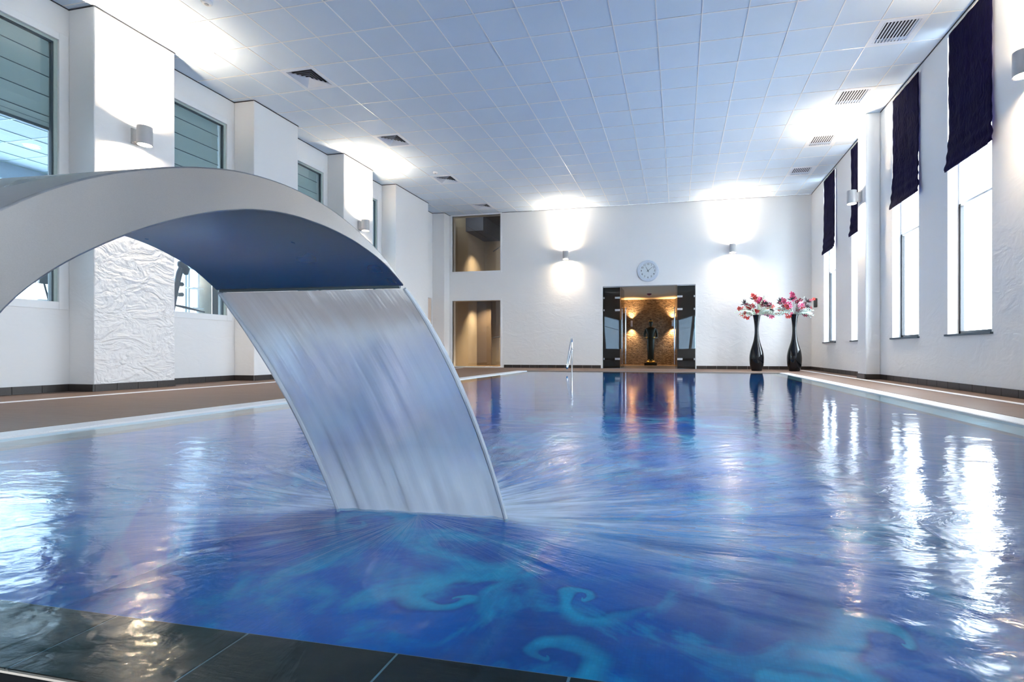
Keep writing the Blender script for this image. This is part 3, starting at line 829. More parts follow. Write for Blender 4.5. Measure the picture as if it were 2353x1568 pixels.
o = MB().box(-6.45, -5.95, 18.33, 18.395, 1.25, 2.3).build('dark_screen', 'taupe_dark', bevel=0.01); tag(o, 'dark blue panel on the wall behind the lower interior window', 'panel')
for (x0_, z0_, x1_, z1_, lb) in ((-6.85, 4.30, -5.5, 4.62, 'thin dark rail rising behind the upper interior window'), (-6.85, 1.05, -5.5, 1.15, 'thin dark rail behind the lower interior window')):
    o = MB().tube([(x0_, 17.2, z0_), (x1_, 16.2, z1_)], 0.022, 8).build('handrail', 'machine_black', smooth=True); tag(o, lb, 'handrail')
for (x_, y_, z_, e_) in ((-7.15, 17.0, 4.55, 5), (-7.15, 17.0, 2.45, 6), (-5.7, 16.6, 4.95, 5), (-6.2, 16.2, 2.4, 8)):
    light('stair_lamp_light', 'SPOT', (x_, y_, z_), e_ * 38, (1.0, 0.80, 0.55), rot=(math.radians(12), 0, 0), spot_size=math.radians(110), spot_blend=1.0, shadow_soft_size=0.05)
def inner_window(i, z0, z1, label):
    a, b = IWX
    r = empty('window_%d' % i, (a, YB, z0)); r['kind'] = 'structure'; tag(r, label, 'window'); o = Vector((a, YB, z0))
    mb = MB(); s = 0.05
    for q in ((a - s, a, z0 - s, z1 + s), (b, b + s, z0 - s, z1 + s)): mb.box(q[0], q[1], YB - 0.02, YB + 0.06, max(q[2], 0), min(q[3], CEIL - 0.004))
    for q in ((a, b, z0 - s, z0), (a, b, z1, z1 + s)): mb.box(q[0], q[1], YB - 0.02, YB + 0.06, max(q[2], 0), min(q[3], CEIL - 0.004))
    f = mb.build('window_frame', 'paint_white', r); f.location = -o
    MB().box(a, b, YB + 0.03, YB + 0.038, z0, z1).build('pane', 'glass_door', f)
inner_window(9, 3.215, 5.08, 'upper interior window at the left of the end wall')
inner_window(10, 0.035, 2.235, 'lower floor level interior window at the left of the end wall')

# ------------------------------------------------------------------ lobby behind the glass doors
LY = 19.5
tag(MB().box(-4.5, 3.2, YB + 0.22, LY + 0.3, -0.1, 0.0).build('lobby_floor', 'lobby_floor', kind='structure'), 'polished brown lobby floor beyond the glass doors', 'floor')
tag(MB().box(DX0, DX1, YB, YB + 0.22, -0.1, 0.0).build('door_sill', 'lobby_floor', kind='structure'), 'brown threshold under the glass doors', 'threshold')
tag(MB().box(-4.5, 3.2, YB + 0.22, LY + 0.3, 2.62, 2.75).build('lobby_ceiling', 'cream', kind='structure'), 'cream lobby ceiling beyond the glass doors', 'ceiling')
sw = MB().box(-2.3, 0.0, LY, LY + 0.2, 0, 2.62).build('lobby_wall', 'split_stone', kind='structure'); tag(sw, 'rough brown stone feature wall behind the statue', 'wall')
def slanted_side(p0, p1, name, label, bar0, bar1, fr=(0.04, 0.96)):
    # wall from p0 to p1 with a window opening z .62-1.75
    p0 = Vector((*p0, 0)); p1 = Vector((*p1, 0)); d = (p1 - p0); L = d.length; ang = math.atan2(d.y, d.x)
    root = empty(name, p0, ang); root['kind'] = 'structure'; tag(root, label, 'wall')
    a, b = L * fr[0], L * fr[1]
    mb = MB(); wall_y(mb, -0.06, 0.06, 0, L, 0, 2.62, [(a, b, 0.63, 1.76)])
    mb.build('paneling', 'brown_wall', root)
    MB().box(a, b, 0.02, 0.03, 0.63, 1.76).build('pane', 'glass_tinted', root)
    MB().tube([(bar0[0] * L, 0, bar0[1]), (bar1[0] * L, 0, bar1[1])], 0.05, 8).build('slanted_post', 'brown_wall', root, smooth=True)
    MB().tube([(a, 0.0, 1.42), (b, 0.0, 1.36)], 0.008, 6).build('glazing_bar', 'frame_dark', root)
slanted_side((-2.70, 15.4), (-2.22, LY), 'lobby_side_wall', 'dark lobby side wall with slanted window seen left of the doors', (0.24, 1.85), (0.34, 0.5), (0.27, 0.90))
slanted_side((0.85, 15.4), (-0.10, LY), 'lobby_side_wall', 'dark lobby side wall with slanted window seen right of the doors', (0.36, 1.85), (0.50, 0.5))
# statue
r = empty('statue', (-1.07, 18.95, 0)); tag(r, 'dark bronze standing statue with bent forearms before the stone wall', 'statue')
MB().box(-0.24, 0.24, -0.16, 0.16, 0, 0.10).build('plinth', 'bronze', r, bevel=0.01)
MB().lathe([(0.17, 0.10), (0.18, 0.14), (0.13, 0.18), (0.0, 0.18)], n=20, cap=False).build('lotus_base', 'gilding', r, smooth=True)
bm = bmesh.new()
prof = [(0.12, 0.09, 0.18), (0.125, 0.09, 0.30), (0.135, 0.095, 0.6), (0.145, 0.10, 0.85), (0.15, 0.105, 1.0), (0.13, 0.09, 1.12), (0.16, 0.10, 1.25), (0.21, 0.11, 1.38), (0.20, 0.10, 1.44), (0.09, 0.07, 1.48), (0.05, 0.05, 1.50), (0.05, 0.05, 1.54)]
rings = [[bm.verts.new((a * math.cos(k * math.pi / 10) * (1 + 0.06 * math.sin(k * 2.5) * (z < 1)), b * math.sin(k * math.pi / 10), z)) for k in range(20)] for a, b, z in prof]
for A, B in zip(rings, rings[1:]):
    for k in range(20): bm.faces.new((A[k], A[(k + 1) % 20], B[(k + 1) % 20], B[k]))
bm.faces.new(rings[0][::-1]); bm.faces.new(rings[-1])
t_ = MB(); t_.bm.free(); t_.bm = bm; t_.build('robed_body', 'bronze', r, smooth=True)
for s in (-1, 1):
    t_ = MB().tube([(s * 0.19, 0, 1.40), (s * 0.235, 0.0, 1.22), (s * 0.24, -0.02, 1.08), (s * 0.20, -0.14, 1.05), (s * 0.15, -0.22, 1.06)], [0.045, 0.045, 0.04, 0.032, 0.028], 10)
    a_ = t_.build('arm', 'bronze', r, smooth=True)
    MB().tube([(s * 0.16, -0.20, 1.065), (s * 0.13, -0.27, 1.07), (s * 0.12, -0.31, 1.075)], [0.03, 0.035, 0.015], 8).build('hand', 'gilding', a_, smooth=True)
hd = MB().lathe([(0.0, 1.50), (0.05, 1.51), (0.075, 1.56), (0.09, 1.63), (0.088, 1.69), (0.06, 1.74), (0.04, 1.755), (0.04, 1.78), (0.0, 1.80)], n=18, cap=False).build('head', 'bronze', r, smooth=True)
MB().lathe([(0.088, 1.70), (0.096, 1.71), (0.088, 1.72)], n=18, cap=False).build('headband', 'gilding', hd, smooth=True)
for s in (-1, 1): MB().tube([(s * 0.06, -0.10, 0.20), (s * 0.06, -0.15, 0.195)], [0.035, 0.02], 8).build('foot', 'gilding', r, smooth=True)
for (x, lb) in ((-1.86, 'small warm wall lamp left of the statue'), (-0.25, 'small warm wall lamp right of the statue')):
    r = empty('wall_lamp', (x, LY, 1.65)); tag(r, lb, 'lamp', 'warm lamps on the stone wall')
    MB().lathe([(0.035, -0.12), (0.04, -0.11), (0.04, 0.11), (0.035, 0.12)], (0, -0.10, 0), 16).build('lamp_body', 'lamp_grey', r, smooth=True)
    MB().box(-0.012, 0.012, -0.07, 0, -0.03, 0.03).build('bracket', 'lamp_grey', r)
    for s in (1, -1):
        light('warm_lamp_light', 'SPOT', (x, LY - 0.10, 1.65 + s * 0.13), 85, (1.0, 0.66, 0.34), rot=(0 if s < 0 else math.pi, 0, 0), spot_size=math.radians(105), spot_blend=1.0, shadow_soft_size=0.03)
r = empty('ceiling_sensor', (-1.05, 17.6, 2.62)); tag(r, 'small dark red sensor on the lobby ceiling above the doors', 'sensor')
MB().lathe([(0.09, 0), (0.08, -0.03), (0.03, -0.06), (0.0, -0.06)], n=16, cap=False).build('sensor_body', 'petal_dark', r, smooth=True)
# glass doors
r = empty('door_2', ((DX0 + DX1) / 2, YB, 0)); r['kind'] = 'structure'; tag(r, 'frameless glass door set with two open leaves in the end wall', 'door')
o0 = Vector(((DX0 + DX1) / 2, YB, 0)); GYD = YB + 0.05
hx0, hx1 = -1.82, -0.05
def DB(name, mat, bx, par=r, **k):
    ob = MB().box(*bx).build(name, mat, par, **k)
    if par is r: ob.location = -o0
    return ob
pl = DB('side_panel', 'glass_smoke', (DX0 + 0.01, hx0, GYD, GYD + 0.012, 0.005, DZ - 0.03))
pr = DB('side_panel', 'glass_smoke', (hx1, DX1 - 0.01, GYD, GYD + 0.012, 0.005, DZ - 0.03))
for (x0_, x1_) in ((DX0, hx0), (hx1, DX1)): DB('head_rail', 'chrome', (x0_, x1_, GYD - 0.02, GYD + 0.03, DZ - 0.035, DZ))
mb = MB(); mb.box(DX0 - 0.03, DX0, YB - 0.01, YB + 0.22, 0, DZ); mb.box(DX1, DX1 + 0.03, YB - 0.01, YB + 0.22, 0, DZ)
ob = mb.build('jamb', 'paint_white', r); ob.location = -o0
for x, s in ((hx0, -1), (hx1, 1)):
    for z in (2.23, 1.84, 0.30):
        DB('clamp', 'chrome', (min(x, x + s * 0.16), max(x, x + s * 0.16), GYD - 0.012, GYD + 0.024, z - 0.03, z + 0.03))
for x in (DX0 + 0.01, DX1 - 0.05):
    for z in (2.23, 1.84, 0.30): DB('clamp', 'chrome', (x, x + 0.04, GYD - 0.012, GYD + 0.024, z - 0.03, z + 0.03))
for x, s in ((hx0 + 0.03, 1), (hx1 - 0.03, -1)):
    lf = DB('door_leaf', 'glass_door', (x - 0.006, x + 0.006, GYD + 0.03, GYD + 0.88, 0.01, 2.56))
    hx = x + s * 0.06; hy = GYD + 0.80
    MB().tube([(hx, hy, 0.12), (hx, hy, 1.98)], 0.016, 10).build('pull_bar', 'chrome', lf, smooth=True)
    for z in (0.45, 1.0, 1.8): MB().tube([(x, hy, z), (hx, hy, z)], 0.009, 8).build('standoff', 'chrome', lf, smooth=True)

# ------------------------------------------------------------------ wall sconces
def make_sconce():
    """local frame: wall plane at y=0, lamp sticks out to -y"""
    r = empty('wall_sconce', (0, 0, 0))
    MB().box(-0.055, 0.055, -0.018, 0, -0.11, 0.11).build('back_plate', 'lamp_grey', r, bevel=0.003)
    MB().box(-0.045, 0.045, -0.11, -0.018, -0.085, 0.085).build('arm', 'lamp_grey', r, bevel=0.003)
    MB().lathe([(0.078, -0.128), (0.088, -0.13), (0.088, 0.13), (0.078, 0.128), (0.078, 0.10)], (0, -0.175, 0), 32, cap=False).build('shade', 'lamp_grey', r, smooth=True)
    sh = r.children[-1]
    for s in (1, -1):
        MB().lathe([(0.0, s * 0.100), (0.078, s * 0.100), (0.078, s * 0.105), (0.0, s * 0.105)], (0, -0.175, 0), 24, cap=False).build('lens', 'lamp_glow', sh)
    MB().lathe([(0.078, -0.128), (0.078, -0.10)], (0, -0.175, 0), 32, cap=False).build('inner_ring', 'lamp_grey', sh, smooth=True)
    return r
sc0 = make_sconce(); first = True
SC = [((XP, 5.507, 3.59), 90, 'grey cylinder wall lamp on the rough plaster pillar above the spout', 1),
      ((XP, 10.435, 3.58), 90, 'grey cylinder wall lamp partly behind the steel arch, farther left pillar', 1),
      ((-3.53, YB, 3.60), 0, 'grey cylinder wall lamp on the end wall left of the clock', 1),
      ((1.565, YB, 3.60), 0, 'grey cylinder wall lamp on the end wall right of the clock', 1),
      ((3.525, 10.43, 3.58), -90, 'grey cylinder wall lamp on the right pillar', 1),
      ((XR, 6.02, 3.62), -90, 'grey cylinder wall lamp cut off by the right picture edge', 1)]
for (loc, rz, lb, vis) in SC:
    o = sc0 if first else copy_tree(sc0); first = False
    o.location = loc; o.rotation_euler = (0, 0, math.radians(rz)); tag(o, lb, 'lamp', 'cylinder up and down wall lamps')
SCL = [(s[0], s[1]) for s in SC] + [((XP, -2.5, 3.6), 90), ((XR, -2.5, 3.6), -90)]  # last two are unseen lamps added behind the camera, no sconce built
for (loc, rz) in SCL:
    a = math.radians(rz); d_ = Vector((math.sin(a), -math.cos(a), 0)) * 0.175
    p_ = Vector(loc) + d_
    for s in (1, -1):
        light('sconce_and_added_light', 'SPOT', (p_.x, p_.y, p_.z + s * 0.125), (85 if s > 0 else 40) * (1.4 if abs(rz) > 1 else 1.0), (1.0, 0.82, 0.62), rot=(0 if s < 0 else math.pi, 0, 0), spot_size=math.radians(98), spot_blend=1.0, shadow_soft_size=0.06)

# ------------------------------------------------------------------ ceiling vents and discs
def pyramid_vent():
    r = empty('ceiling_vent', (0, 0, 0)); h = TS / 2 - 0.008
    mb = MB(); i_ = 0.24
    for q in ((-h, h, -h, -i_), (-h, h, i_, h), (-h, -i_, -i_, i_), (i_, h, -i_, i_)): mb.box(*q, -0.004, 0.012)
    mb.build('vent_frame', 'vent_white', r)
    MB().box(-i_, i_, -i_, i_, 0.055, 0.06).build('duct_back', 'vent_dark', r)
    n = 5
    for k in range(n):
        o_ = i_ - k * 0.046; d_ = 0.036     # sloped louvre ring: low outer rim -> high inner rim
        bm = bmesh.new()
        ring = lambda q, z: [bm.verts.new(v) for v in ((-q, -q, z), (q, -q, z), (q, q, z), (-q, q, z))]
        A = ring(o_ - 0.014, -0.006); B = ring(o_ - 0.014 - d_ * 0.62, -0.004 + 0.030); A2 = ring(o_ - 0.012, -0.003); 
        # louvre slopes up towards the outside
        A = ring(o_ - 0.046, 0.030); B = ring(o_ - 0.008, -0.006)
        for i in range(4): bm.faces.new((A[i], A[(i + 1) % 4], B[(i + 1) % 4], B[i]))
        for v in list(bm.verts):
            if not v.link_faces: bm.verts.remove(v)
        t_ = MB(); t_.bm.free(); t_.bm = bm; t_.build('louvre', 'vent_white', r)
    return r
def slat_vent():
    r = empty('ceiling_vent', (0, 0, 0)); h = TS / 2 - 0.008; i_ = 0.235
    mb = MB()
    for q in ((-h, h, -h, -i_), (-h, h, i_, h), (-h, -i_, -i_, i_), (i_, h, -i_, i_)): mb.box(*q, -0.004, 0.012)
    mb.build('vent_frame', 'vent_white', r)
    MB().box(-i_, i_, -i_, i_, 0.055, 0.06).build('duct_back', 'vent_dark', r)
    me = MB().prism([(-0.020, -i_, -0.006), (0.006, -i_, 0.020), (0.012, -i_, 0.018), (0.001, -i_, -0.006)], (0, 2 * i_, 0)).mesh('slat', 'vent_white')
    for k in range(11): piece('slat', me, r, (-i_ + 0.022 + k * (2 * i_ - 0.03) / 10, 0, 0))
    return r
pv = pyramid_vent(); sv = slat_vent()
onames = ['nearest', 'second', 'third', 'farthest']
for n_, (i, j) in enumerate(sorted(vents_l, key=lambda q: q[1])):
    o = pv if n_ == 0 else copy_tree(pv)
    o.location = (GX + TS * (i + 0.5), GY + TS * (j + 0.5), CEIL); tag(o, 'square four way louvred ceiling vent, %s in the left row' % onames[n_], 'vent', 'square vents along the left of the ceiling')
for n_, (i, j) in enumerate(sorted(vents_r, key=lambda q: q[1])):
    o = sv if n_ == 0 else copy_tree(sv)
    o.location = (GX + TS * (i + 0.5), GY + TS * (j + 0.5), CEIL); tag(o, 'slatted ceiling vent, %s in the right row' % onames[n_], 'vent', 'slatted vents along the right of the ceiling')
for (x, y, lb) in ((-6.07, 5.25, 'small round white ceiling fitting at the top left'), (-6.11, 11.40, 'small round white ceiling fitting near the third vent')):
    r = empty('smoke_detector', (x, y, CEIL)); tag(r, lb, 'detector')
    MB().lathe([(0.065, 0.002), (0.065, -0.015), (0.05, -0.035), (0.0, -0.04)], n=20, cap=False).build('housing', 'paint_white', r, smooth=True)
    MB().lathe([(0.025, -0.036), (0.022, -0.046), (0.0, -0.046)], n=16, cap=False).build('sensor_cap', 'lamp_grey', r, smooth=True)

# ------------------------------------------------------------------ clock
ck = empty('wall_clock', (-0.94, YB, 3.035)); tag(ck, 'round pale blue wall clock with black numerals above the glass doors', 'clock')
MB().lathe([(0.335, 0), (0.335, -0.04), (0.32, -0.055), (0.255, -0.06), (0.245, -0.04)], n=48, axis='Y', cap=False).build('rim', 'clock_rim', ck, smooth=True)
MB().lathe([(0.0, -0.04), (0.25, -0.04), (0.25, -0.02), (0.0, -0.02)], n=48, axis='Y', cap=False).build('dial', 'clock_face', ck)
for n in range(1, 13):
    cu = bpy.data.curves.new('numeral', 'FONT'); cu.body = str(n); cu.size = 0.078; cu.align_x = 'CENTER'; cu.align_y = 'CENTER'; cu.extrude = 0.002; cu.offset = 0.0004
    cu.materials.append(M['ink'])
    o_ = bpy.data.objects.new('numeral_curve', cu); col.objects.link(o_)
    dg = bpy.context.evaluated_depsgraph_get(); me = bpy.data.meshes.new_from_object(o_.evaluated_get(dg))
    bpy.data.objects.remove(o_); me.name = 'numeral'
    if not me.materials: me.materials.append(M['ink'])
    o = bpy.data.objects.new('numeral', me); col.objects.link(o); o.parent = ck
    a = math.radians(90 - 30 * n)
    o.location = (0.205 * math.cos(a), -0.044, 0.205 * math.sin(a)); o.rotation_euler = (math.radians(90), 0, 0)
def hand(name, ang, l, w_, y):
    a = math.radians(90 - ang); d_ = Vector((math.cos(a), 0, math.sin(a))); n_ = Vector((-d_.z, 0, d_.x)) * w_
    pts = [d_ * -0.045 - n_, d_ * l - n_ * 0.6, d_ * l + n_ * 0.6, d_ * -0.045 + n_]
    MB().prism([Vector((p.x, y, p.z)) for p in pts], (0, -0.003, 0)).build(name, 'ink', ck)
hand('hour_hand', -28, 0.15, 0.007, -0.048); hand('minute_hand', 51, 0.185, 0.0055, -0.053)
MB().lathe([(0.014, -0.044), (0.014, -0.060), (0.0, -0.060)], n=12, axis='Y', cap=False).build('hub', 'ink', ck)

# wall device
r = empty('wall_speaker', (XR, 14.60, 1.90)); tag(r, 'small dark grey box mounted on the right wall above the vases', 'device')
MB().box(-0.075, 0, -0.055, 0.055, -0.125, 0.125).build('housing', 'device_grey', r, bevel=0.008)
MB().box(-0.079, -0.075, -0.04, 0.04, -0.10, 0.10).build('front_plate', 'frame_dark', r)

# ------------------------------------------------------------------ pool handrail
X, Y0 = -2.83, 12.76
r = empty('pool_handrail', (X, Y0, 0)); tag(r, 'polished steel pool handrail at the far pool edge', 'handrail')
def P(y, z, x=0.0): return (x, y, z)
MB().tube([P(0, -0.6), P(0, 0.1), P(0, 0.80)], 0.021, 10).build('post', 'chrome', r, smooth=True)
top = [P(0.0, 0.78), P(-0.01, 0.85), P(-0.05, 0.89), P(-0.10, 0.86)]
slope = [P(-0.50, 0.34), P(-0.60, 0.20)]
bend = [P(-0.62, 0.13), P(-0.58, 0.10), P(-0.53, 0.13)]
MB().tube(top + slope + bend + [P(-0.45, 0.20), P(-0.10, 0.58), P(-0.03, 0.62), P(0, 0.60)], 0.021, 10).build('looped_rail', 'chrome', r, smooth=True)
MB().lathe([(0.024, 0.58), (0.028, 0.585), (0.028, 0.62), (0.024, 0.625)], n=12, cap=False).build('collar', 'chrome', r, smooth=True)

# ------------------------------------------------------------------ vases and flowers
vprof = [(0.128, 0.0), (0.135, 0.01), (0.165, 0.10), (0.185, 0.22), (0.192, 0.33), (0.186, 0.43), (0.162, 0.56), (0.120, 0.70), (0.082, 0.83), (0.062, 0.96), (0.054, 1.08), (0.056, 1.20), (0.068, 1.34), (0.085, 1.45), (0.104, 1.53), (0.100, 1.535), (0.080, 1.46), (0.060, 1.34)]
def smooth_prof(pr, n=4):
    out = []
    for i in range(len(pr) - 1):
        p0 = pr[max(i - 1, 0)]; p1 = pr[i]; p2 = pr[i + 1]; p3 = pr[min(i + 2, len(pr) - 1)]
        for k in range(n):
            t = k / n
            out.append(tuple(0.5 * (2 * p1[c] + (p2[c] - p0[c]) * t + (2 * p0[c] - 5 * p1[c] + 4 * p2[c] - p3[c]) * t * t + (3 * p1[c] - p0[c] - 3 * p2[c] + p3[c]) * t ** 3) for c in (0, 1)))
    out.append(pr[-1]); return out
vme = MB().lathe(smooth_prof(vprof[:15]) + vprof[15:], n=40, cap=False).mesh('floor_vase', 'vase_black', True)
VP = [(2.09, 13.95, 'left'), (3.06, 13.95, 'right')]
for x, y, sd in VP:
    o = bpy.data.objects.new('floor_vase', vme); col.objects.link(o); o.location = (x, y, 0)
    tag(o, 'tall glossy black bottle shaped floor vase, the %s one of the pair' % sd, 'vase', 'pair of black floor vases')
def petal_flower(mats, R):
    mb = MB(); bm = mb.bm
    for k in range(5):
        a = 2 * math.pi * k / 5
        pts = [(0, 0, 0), (0.55 * R, -0.30 * R, 0.10 * R), (1.0 * R, 0, 0.28 * R), (0.55 * R, 0.30 * R, 0.10 * R), (0.6 * R, 0, 0.02 * R)]
        vs = [bm.verts.new((x * math.cos(a) - y * math.sin(a), x * math.sin(a) + y * math.cos(a), z)) for x, y, z in pts]
        for q in ((0, 1, 4), (1, 2, 4), (2, 3, 4), (3, 0, 4)):
            f = bm.faces.new([vs[i] for i in q]); f.material_index = 0
    n0 = len(bm.faces)
    mb.lathe([(0.13 * R, 0.0), (0.22 * R, 0.14 * R), (0.10 * R, 0.34 * R)], n=6)
    bm.faces.ensure_lookup_table()
    for f in bm.faces[n0:]: f.material_index = 1
    return mb.mesh('blossom', mats)
def leaf_mesh(mat, L, W, feather=False):
    mb = MB(); bm = mb.bm; n = 8
    spine = [(0, L * i / n, 0.25 * L * (i / n) * (1 - i / n) * 2 - 0.15 * L * (i / n) ** 2) for i in range(n + 1)]
    mb.tube(spine, 0.003, 4)
    for i in range(n):
        w_ = W * math.sin(math.pi * (i + 0.6) / (n + 0.6))
        p0, p1 = Vector(spine[i]), Vector(spine[i + 1])
        for s in (-1, 1):
            if feather:
                q = [p0, p0 + Vector((s * w_, 0.10 * L, -0.01)), p0 + Vector((s * w_ * 0.7, 0.16 * L, 0.0)), p0.lerp(p1, 0.6)]
            else:
                w2 = W * math.sin(math.pi * (i + 1.6) / (n + 0.6)) if i < n - 1 else 0.001
                q = [p0, p0 + Vector((s * w_, 0, -0.008)), p1 + Vector((s * max(w2, 0.001), 0, -0.008)), p1]
            bm.faces.new([bm.verts.new(v) for v in q])
    return mb.mesh('leaf', mat)
def spiky_mesh():
    mb = MB(); rr = random.Random(9)
    for k in range(9):
        a = rr.uniform(-1.2, 1.2); b_ = rr.uniform(-1, 1)
        d_ = Vector((math.sin(a), b_ * 0.5, math.cos(a))).normalized() * rr.uniform(0.10, 0.17)
        s_ = d_.cross(Vector((0, 1, 0))).normalized() * 0.014
        mb.bm.faces.new([mb.bm.verts.new(v) for v in (Vector((0, 0, 0)), d_ * 0.4 + s_, d_, d_ * 0.4 - s_)])
    return mb.mesh('spiky_leaf', 'leaf_dark')
bl = {'pink': petal_flower(['petal_pink', 'petal_dark'], 0.055), 'red': petal_flower(['petal_red', 'petal_dark'], 0.050), 'dark': petal_flower(['petal_dark', 'petal_pink'], 0.048), 'pale': petal_flower(['petal_pale', 'petal_pink'], 0.060)}
lfm = {'white': leaf_mesh('leaf_white', 0.40, 0.060, True), 'mint': leaf_mesh('leaf_mint', 0.36, 0.06, True), 'plain': leaf_mesh('leaf_mint', 0.3, 0.035)}
spk = spiky_mesh()
def bouquet(x, y, seed, label, wm, sprays):
    rr = random.Random(seed)
    root = empty('flower_arrangement', (x, y, 1.50)); tag(root, label, 'flowers')
    stems = MB()
    for (px_, pz, kind, cnt) in sprays:
        # spray tip offsets relative to the vase mouth, in metres (px_, pz)
        tip = Vector((px_, rr.uniform(-0.16, 0.12), pz))
        mid = Vector((px_ * 0.35, tip.y * 0.4, pz * 0.62 + 0.05))
        stems.tube([(0, 0, -0.25), (0, 0, 0.0), mid, tip], 0.0045, 4)
        for k in range(int(cnt * 1.4) + 1):
            f = 1 - k * 0.20 / max(1, cnt / 3)
            pp = mid.lerp(tip, max(0.15, f)) + Vector((rr.uniform(-.045, .045), rr.uniform(-.05, .03), rr.uniform(-.035, .035)))
            o = piece('blossom', bl[kind if rr.random() < 0.72 else rr.choice(['dark', 'pink', 'red'])], root, pp)
            o.rotation_euler = (math.radians(90) + rr.uniform(-0.9, 0.6), rr.uniform(-0.8, 0.8), rr.uniform(-0.8, 0.8))
            s_ = rr.uniform(0.95, 1.5); o.scale = (s_, s_, s_)
    stems.build('stems', 'stem_brown', root)
    for k in range(24):
        a = rr.choice((-1, 1)) * rr.uniform(1.1, 2.1) if k > 7 else rr.uniform(-0.9, 0.9)
        o = piece('leaf', lfm[wm if rr.random() < 0.7 else 'plain'], root, (0, 0, 0.0))
        o.location = (0.06 * math.sin(a), rr.uniform(-0.04, 0.0), 0.02 + 0.08 * rr.random())
        side_ = 1 if a > 0 else -1
        if abs(a) < 1: o.rotation_euler = (rr.uniform(0.7, 1.3), 0, -side_ * rr.uniform(0.6, 1.9))
        else: o.rotation_euler = (rr.uniform(-0.25, 0.55), side_ * rr.uniform(-0.9, 0.9), -side_ * rr.uniform(1.3, 2.0))
        s_ = rr.uniform(0.85, 1.35); o.scale = (s_, s_, s_)
    for k in range(5):
        a = (-0.9, 0.7, 1.2, -0.2, 0.95)[k] + rr.uniform(-0.1, 0.1); R = rr.uniform(0.30, 0.48)
        o = piece('spiky_leaf', spk, root, (R * math.sin(a), -0.05, R * math.cos(a) + 0.06)); o.rotation_euler = (0, a, 0)
SP = [(-0.10, 0.60, 'red', 5), (0.10, 0.48, 'pink', 6), (0.22, 0.40, 'pink', 5), (-0.28, 0.33, 'dark', 5), (-0.50, 0.20, 'red', 2), (-0.42, 0.06, 'red', 2), (-0.34, -0.05, 'red', 2), (0.0, 0.14, 'red', 5), (0.30, 0.04, 'pale', 4), (0.45, -0.02, 'pink', 1), (0.34, 0.30, 'dark', 4), (-0.12, 0.10, 'dark', 4), (0.38, 0.26, 'red', 2), (-0.22, 0.25, 'red', 4)]
bouquet(VP[0][0], VP[0][1], 4, 'red and pink artificial flowers with cream feather leaves in the left vase', 'white', SP)
SP2 = [(-0.08, 0.60, 'pink', 5), (0.16, 0.46, 'dark', 5), (0.16, 0.30, 'pale', 6), (-0.30, 0.42, 'pink', 5), (-0.44, 0.34, 'dark', 3), (-0.40, 0.20, 'red', 5), (0.46, 0.42, 'dark', 3), (0.42, 0.22, 'dark', 4), (-0.24, 0.26, 'red', 5), (-0.46, 0.06, 'red', 3), (-0.18, -0.02, 'red', 4), (0.30, 0.02, 'dark', 2), (0.18, 0.12, 'pink', 4)]
bouquet(VP[1][0], VP[1][1], 11, 'pink and dark red artificial flowers with mint feather leaves in the right vase', 'mint', SP2)

# ------------------------------------------------------------------ steel waterfall spout
c2, s2 = math.cos(math.radians(11.355) - FA), math.sin(math.radians(11.355) - FA)
def uvratio(px, py):
    a = px - 1336.7; b = 808 - py; d = c2 * F_ + s2 * a
    return (-s2 * F_ + c2 * a) / d, b / d
G = 0.12                                     # flare of the spout towards the lip
uR = lambda v: -0.5596 - G * (1 - v)
uL = lambda v: -1.0394 + G * (1 - v)
def prof_from_px(pts):
    out = []
    for (px, py) in pts:
        ru, rz = uvratio(px, py)
        v = (0.5596 + G) / (G - ru); out.append((v, EYE + rz * v))
    return out
up = prof_from_px([(928, 653), (900, 612), (860, 565), (800, 509), (740, 466), (660, 425), (560, 394), (480, 384), (410, 382), (330, 387), (217, 402), (100, 437), (0, 480)])
lo = prof_from_px([(928, 658), (880, 604), (800, 547), (700, 504), (620, 486), (560, 483), (480, 490), (380, 512), (290, 541), (150, 605), (60, 667), (0, 722)])
up += [(0.262, 0.55), (0.226, 0.43), (0.200, 0.29), (0.188, 0.15), (0.185, 0.0)]
lo += [(0.330, 0.47), (0.305, 0.36), (0.290, 0.25), (0.283, 0.13), (0.280, 0.0)]
def resample(pts, n):
    P_ = [Vector((a, b, 0)) for a, b in pts]
    # Catmull-Rom dense then arclength
    D = []
    for i in range(len(P_) - 1):
        p0 = P_[max(i - 1, 0)]; p1 = P_[i]; p2 = P_[i + 1]; p3 = P_[min(i + 2, len(P_) - 1)]
        for k in range(10):
            t = k / 10
            D.append(0.5 * (2 * p1 + (p2 - p0) * t + (2 * p0 - 5 * p1 + 4 * p2 - p3) * t * t + (3 * p1 - p0 - 3 * p2 + p3) * t ** 3))
    D.append(P_[-1])
    L = [0]
    for a, b in zip(D, D[1:]): L.append(L[-1] + (b - a).length)
    out = []; j = 0
    for k in range(n):
        s = L[-1] * k / (n - 1)
        while j < len(D) - 2 and L[j + 1] < s: j += 1
        f = (s - L[j]) / max(1e-9, L[j + 1] - L[j]); out.append(D[j].lerp(D[j + 1], min(1, f)))
    return out
NS = 90
U = resample(up, NS); Lo = resample(lo, NS)
for _ in range(3):                           # relax digitising noise
    for Q in (U, Lo):
        q2 = [Q[0]] + [(Q[i - 1] + Q[i] * 2 + Q[i + 1]) / 4 for i in range(1, NS - 1)] + [Q[-1]]
        Q[:] = q2
bm = bmesh.new(); rows = []
for i in range(NS):
    a, b = U[i], Lo[i]
    rows.append([bm.verts.new(fw(uR(a.x), a.x, a.y)), bm.verts.new(fw(uL(a.x), a.x, a.y)), bm.verts.new(fw(uL(b.x), b.x, b.y)), bm.verts.new(fw(uR(b.x), b.x, b.y))])
for A, B in zip(rows, rows[1:]):
    for k in range(4): bm.faces.new((A[k], A[(k + 1) % 4], B[(k + 1) % 4], B[k]))
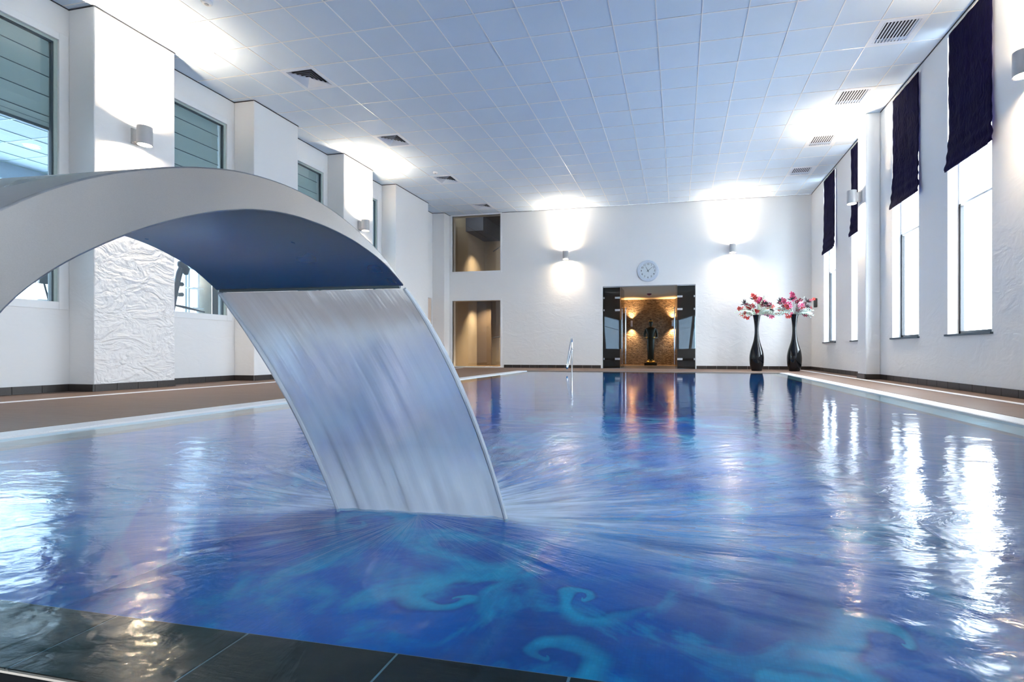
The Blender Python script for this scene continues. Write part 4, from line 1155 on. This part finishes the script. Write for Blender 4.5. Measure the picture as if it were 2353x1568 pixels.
bm.faces.new(rows[0][::-1]); bm.faces.new(rows[-1])
ft = empty('waterfall_spout', fw(-0.85, 0.24, 0), FA); tag(ft, 'large curved brushed steel waterfall spout arching over the pool', 'waterfall spout')
def to_ft(o): o.matrix_parent_inverse = ft_inv; return o
bpy.context.view_layer.update(); ft_inv = ft.matrix_world.inverted()
t_ = MB(); t_.bm.free(); t_.bm = bm
o = t_.build('curved_neck', 'brushed_steel', ft, smooth=True, bevel=0.003); to_ft(o)
# dark outlet slot under the lip
v0 = U[0].x
mb = MB(); a_ = fw(uL(1.0) + 0.01, v0 + 0.001, 0.6795); b_ = fw(uR(1.0) - 0.01, v0 + 0.001, 0.6795)
mb.tube([a_, (a_ + b_) / 2, b_], 0.004, 8)
o = mb.build('outlet_lip', 'frame_dark', ft, smooth=True); to_ft(o)
pl_ = MB().box(-0.33, 0.33, -0.10, 0.16, 0.0, 0.012).build('floor_flange', 'brushed_steel', ft, bevel=0.003)
bt = MB().lathe([(0.0, 0.012), (0.014, 0.012), (0.014, 0.022), (0.0, 0.022)], n=6, cap=False).mesh('bolt', 'chrome')
for bx_ in (-0.30, 0.30):
    for by_ in (-0.07, 0.13): piece('bolt', bt, ft, (bx_, by_, 0))

# ------------------------------------------------------------------ falling water sheet
NU, NV = 48, 60
bm = bmesh.new(); uvl = bm.loops.layers.uv.new('UVMap'); gridv = []
rr = random.Random(8)
def sheet(fu, fv):
    dv = 0.006 + 0.539 * fv; v = 1.0 + dv; z = 0.680 - 0.78 * dv - 0.93 * dv * dv
    half = 0.238 + 0.067 * fv ** 0.8; cen = -0.7995
    u = cen + (fu * 2 - 1) * half
    ed = abs(fu * 2 - 1) ** 6
    v += 0.004 * math.sin(fu * 23) * fv + 0.003 * math.sin(fu * 61 + 2) * fv - 0.012 * ed * fv
    return fw(u, v, max(z, WZ - 0.01))
for i in range(NU + 1): gridv.append([bm.verts.new(sheet(i / NU, j / NV)) for j in range(NV + 1)])
for i in range(NU):
    for j in range(NV):
        f = bm.faces.new((gridv[i][j], gridv[i + 1][j], gridv[i + 1][j + 1], gridv[i][j + 1]))
        for l, (a, b) in zip(f.loops, ((i, j), (i + 1, j), (i + 1, j + 1), (i, j + 1))): l[uvl].uv = (a / NU, b / NV)
me = bpy.data.meshes.new('water_sheet'); bm.to_mesh(me); bm.free(); me.materials.append(M['falling_water']); me.polygons.foreach_set('use_smooth', [True] * len(me.polygons))
ws = bpy.data.objects.new('water_curtain', me); col.objects.link(ws)
tag(ws, 'smooth translucent curtain of water falling from the steel spout', 'waterfall')
t = NT('rim_water'); gl = t.n('BsdfGlossy', {'Color': (0.85, 0.92, 1.0), 'Roughness': 0.15}).outputs[0]
rf = t.n('BsdfRefraction', {'Color': (0.9, 0.96, 1.0), 'Roughness': 0.1, 'IOR': 1.33}).outputs[0]
di = t.n('BsdfDiffuse', {'Color': (0.75, 0.85, 0.95)}).outputs[0]
t.end(t.n('MixShader', {0: 0.45, 1: t.n('MixShader', {0: 0.3, 1: rf, 2: gl}).outputs[0], 2: di}).outputs[0])
for fu in (0.0, 1.0):
    pts = [sheet(fu, j / 30) for j in range(31)]
    MB().tube(pts, [0.004 + 0.003 * min(1, j / 8) for j in range(31)], 8).build('water_rim', 'rim_water', ws, smooth=True)
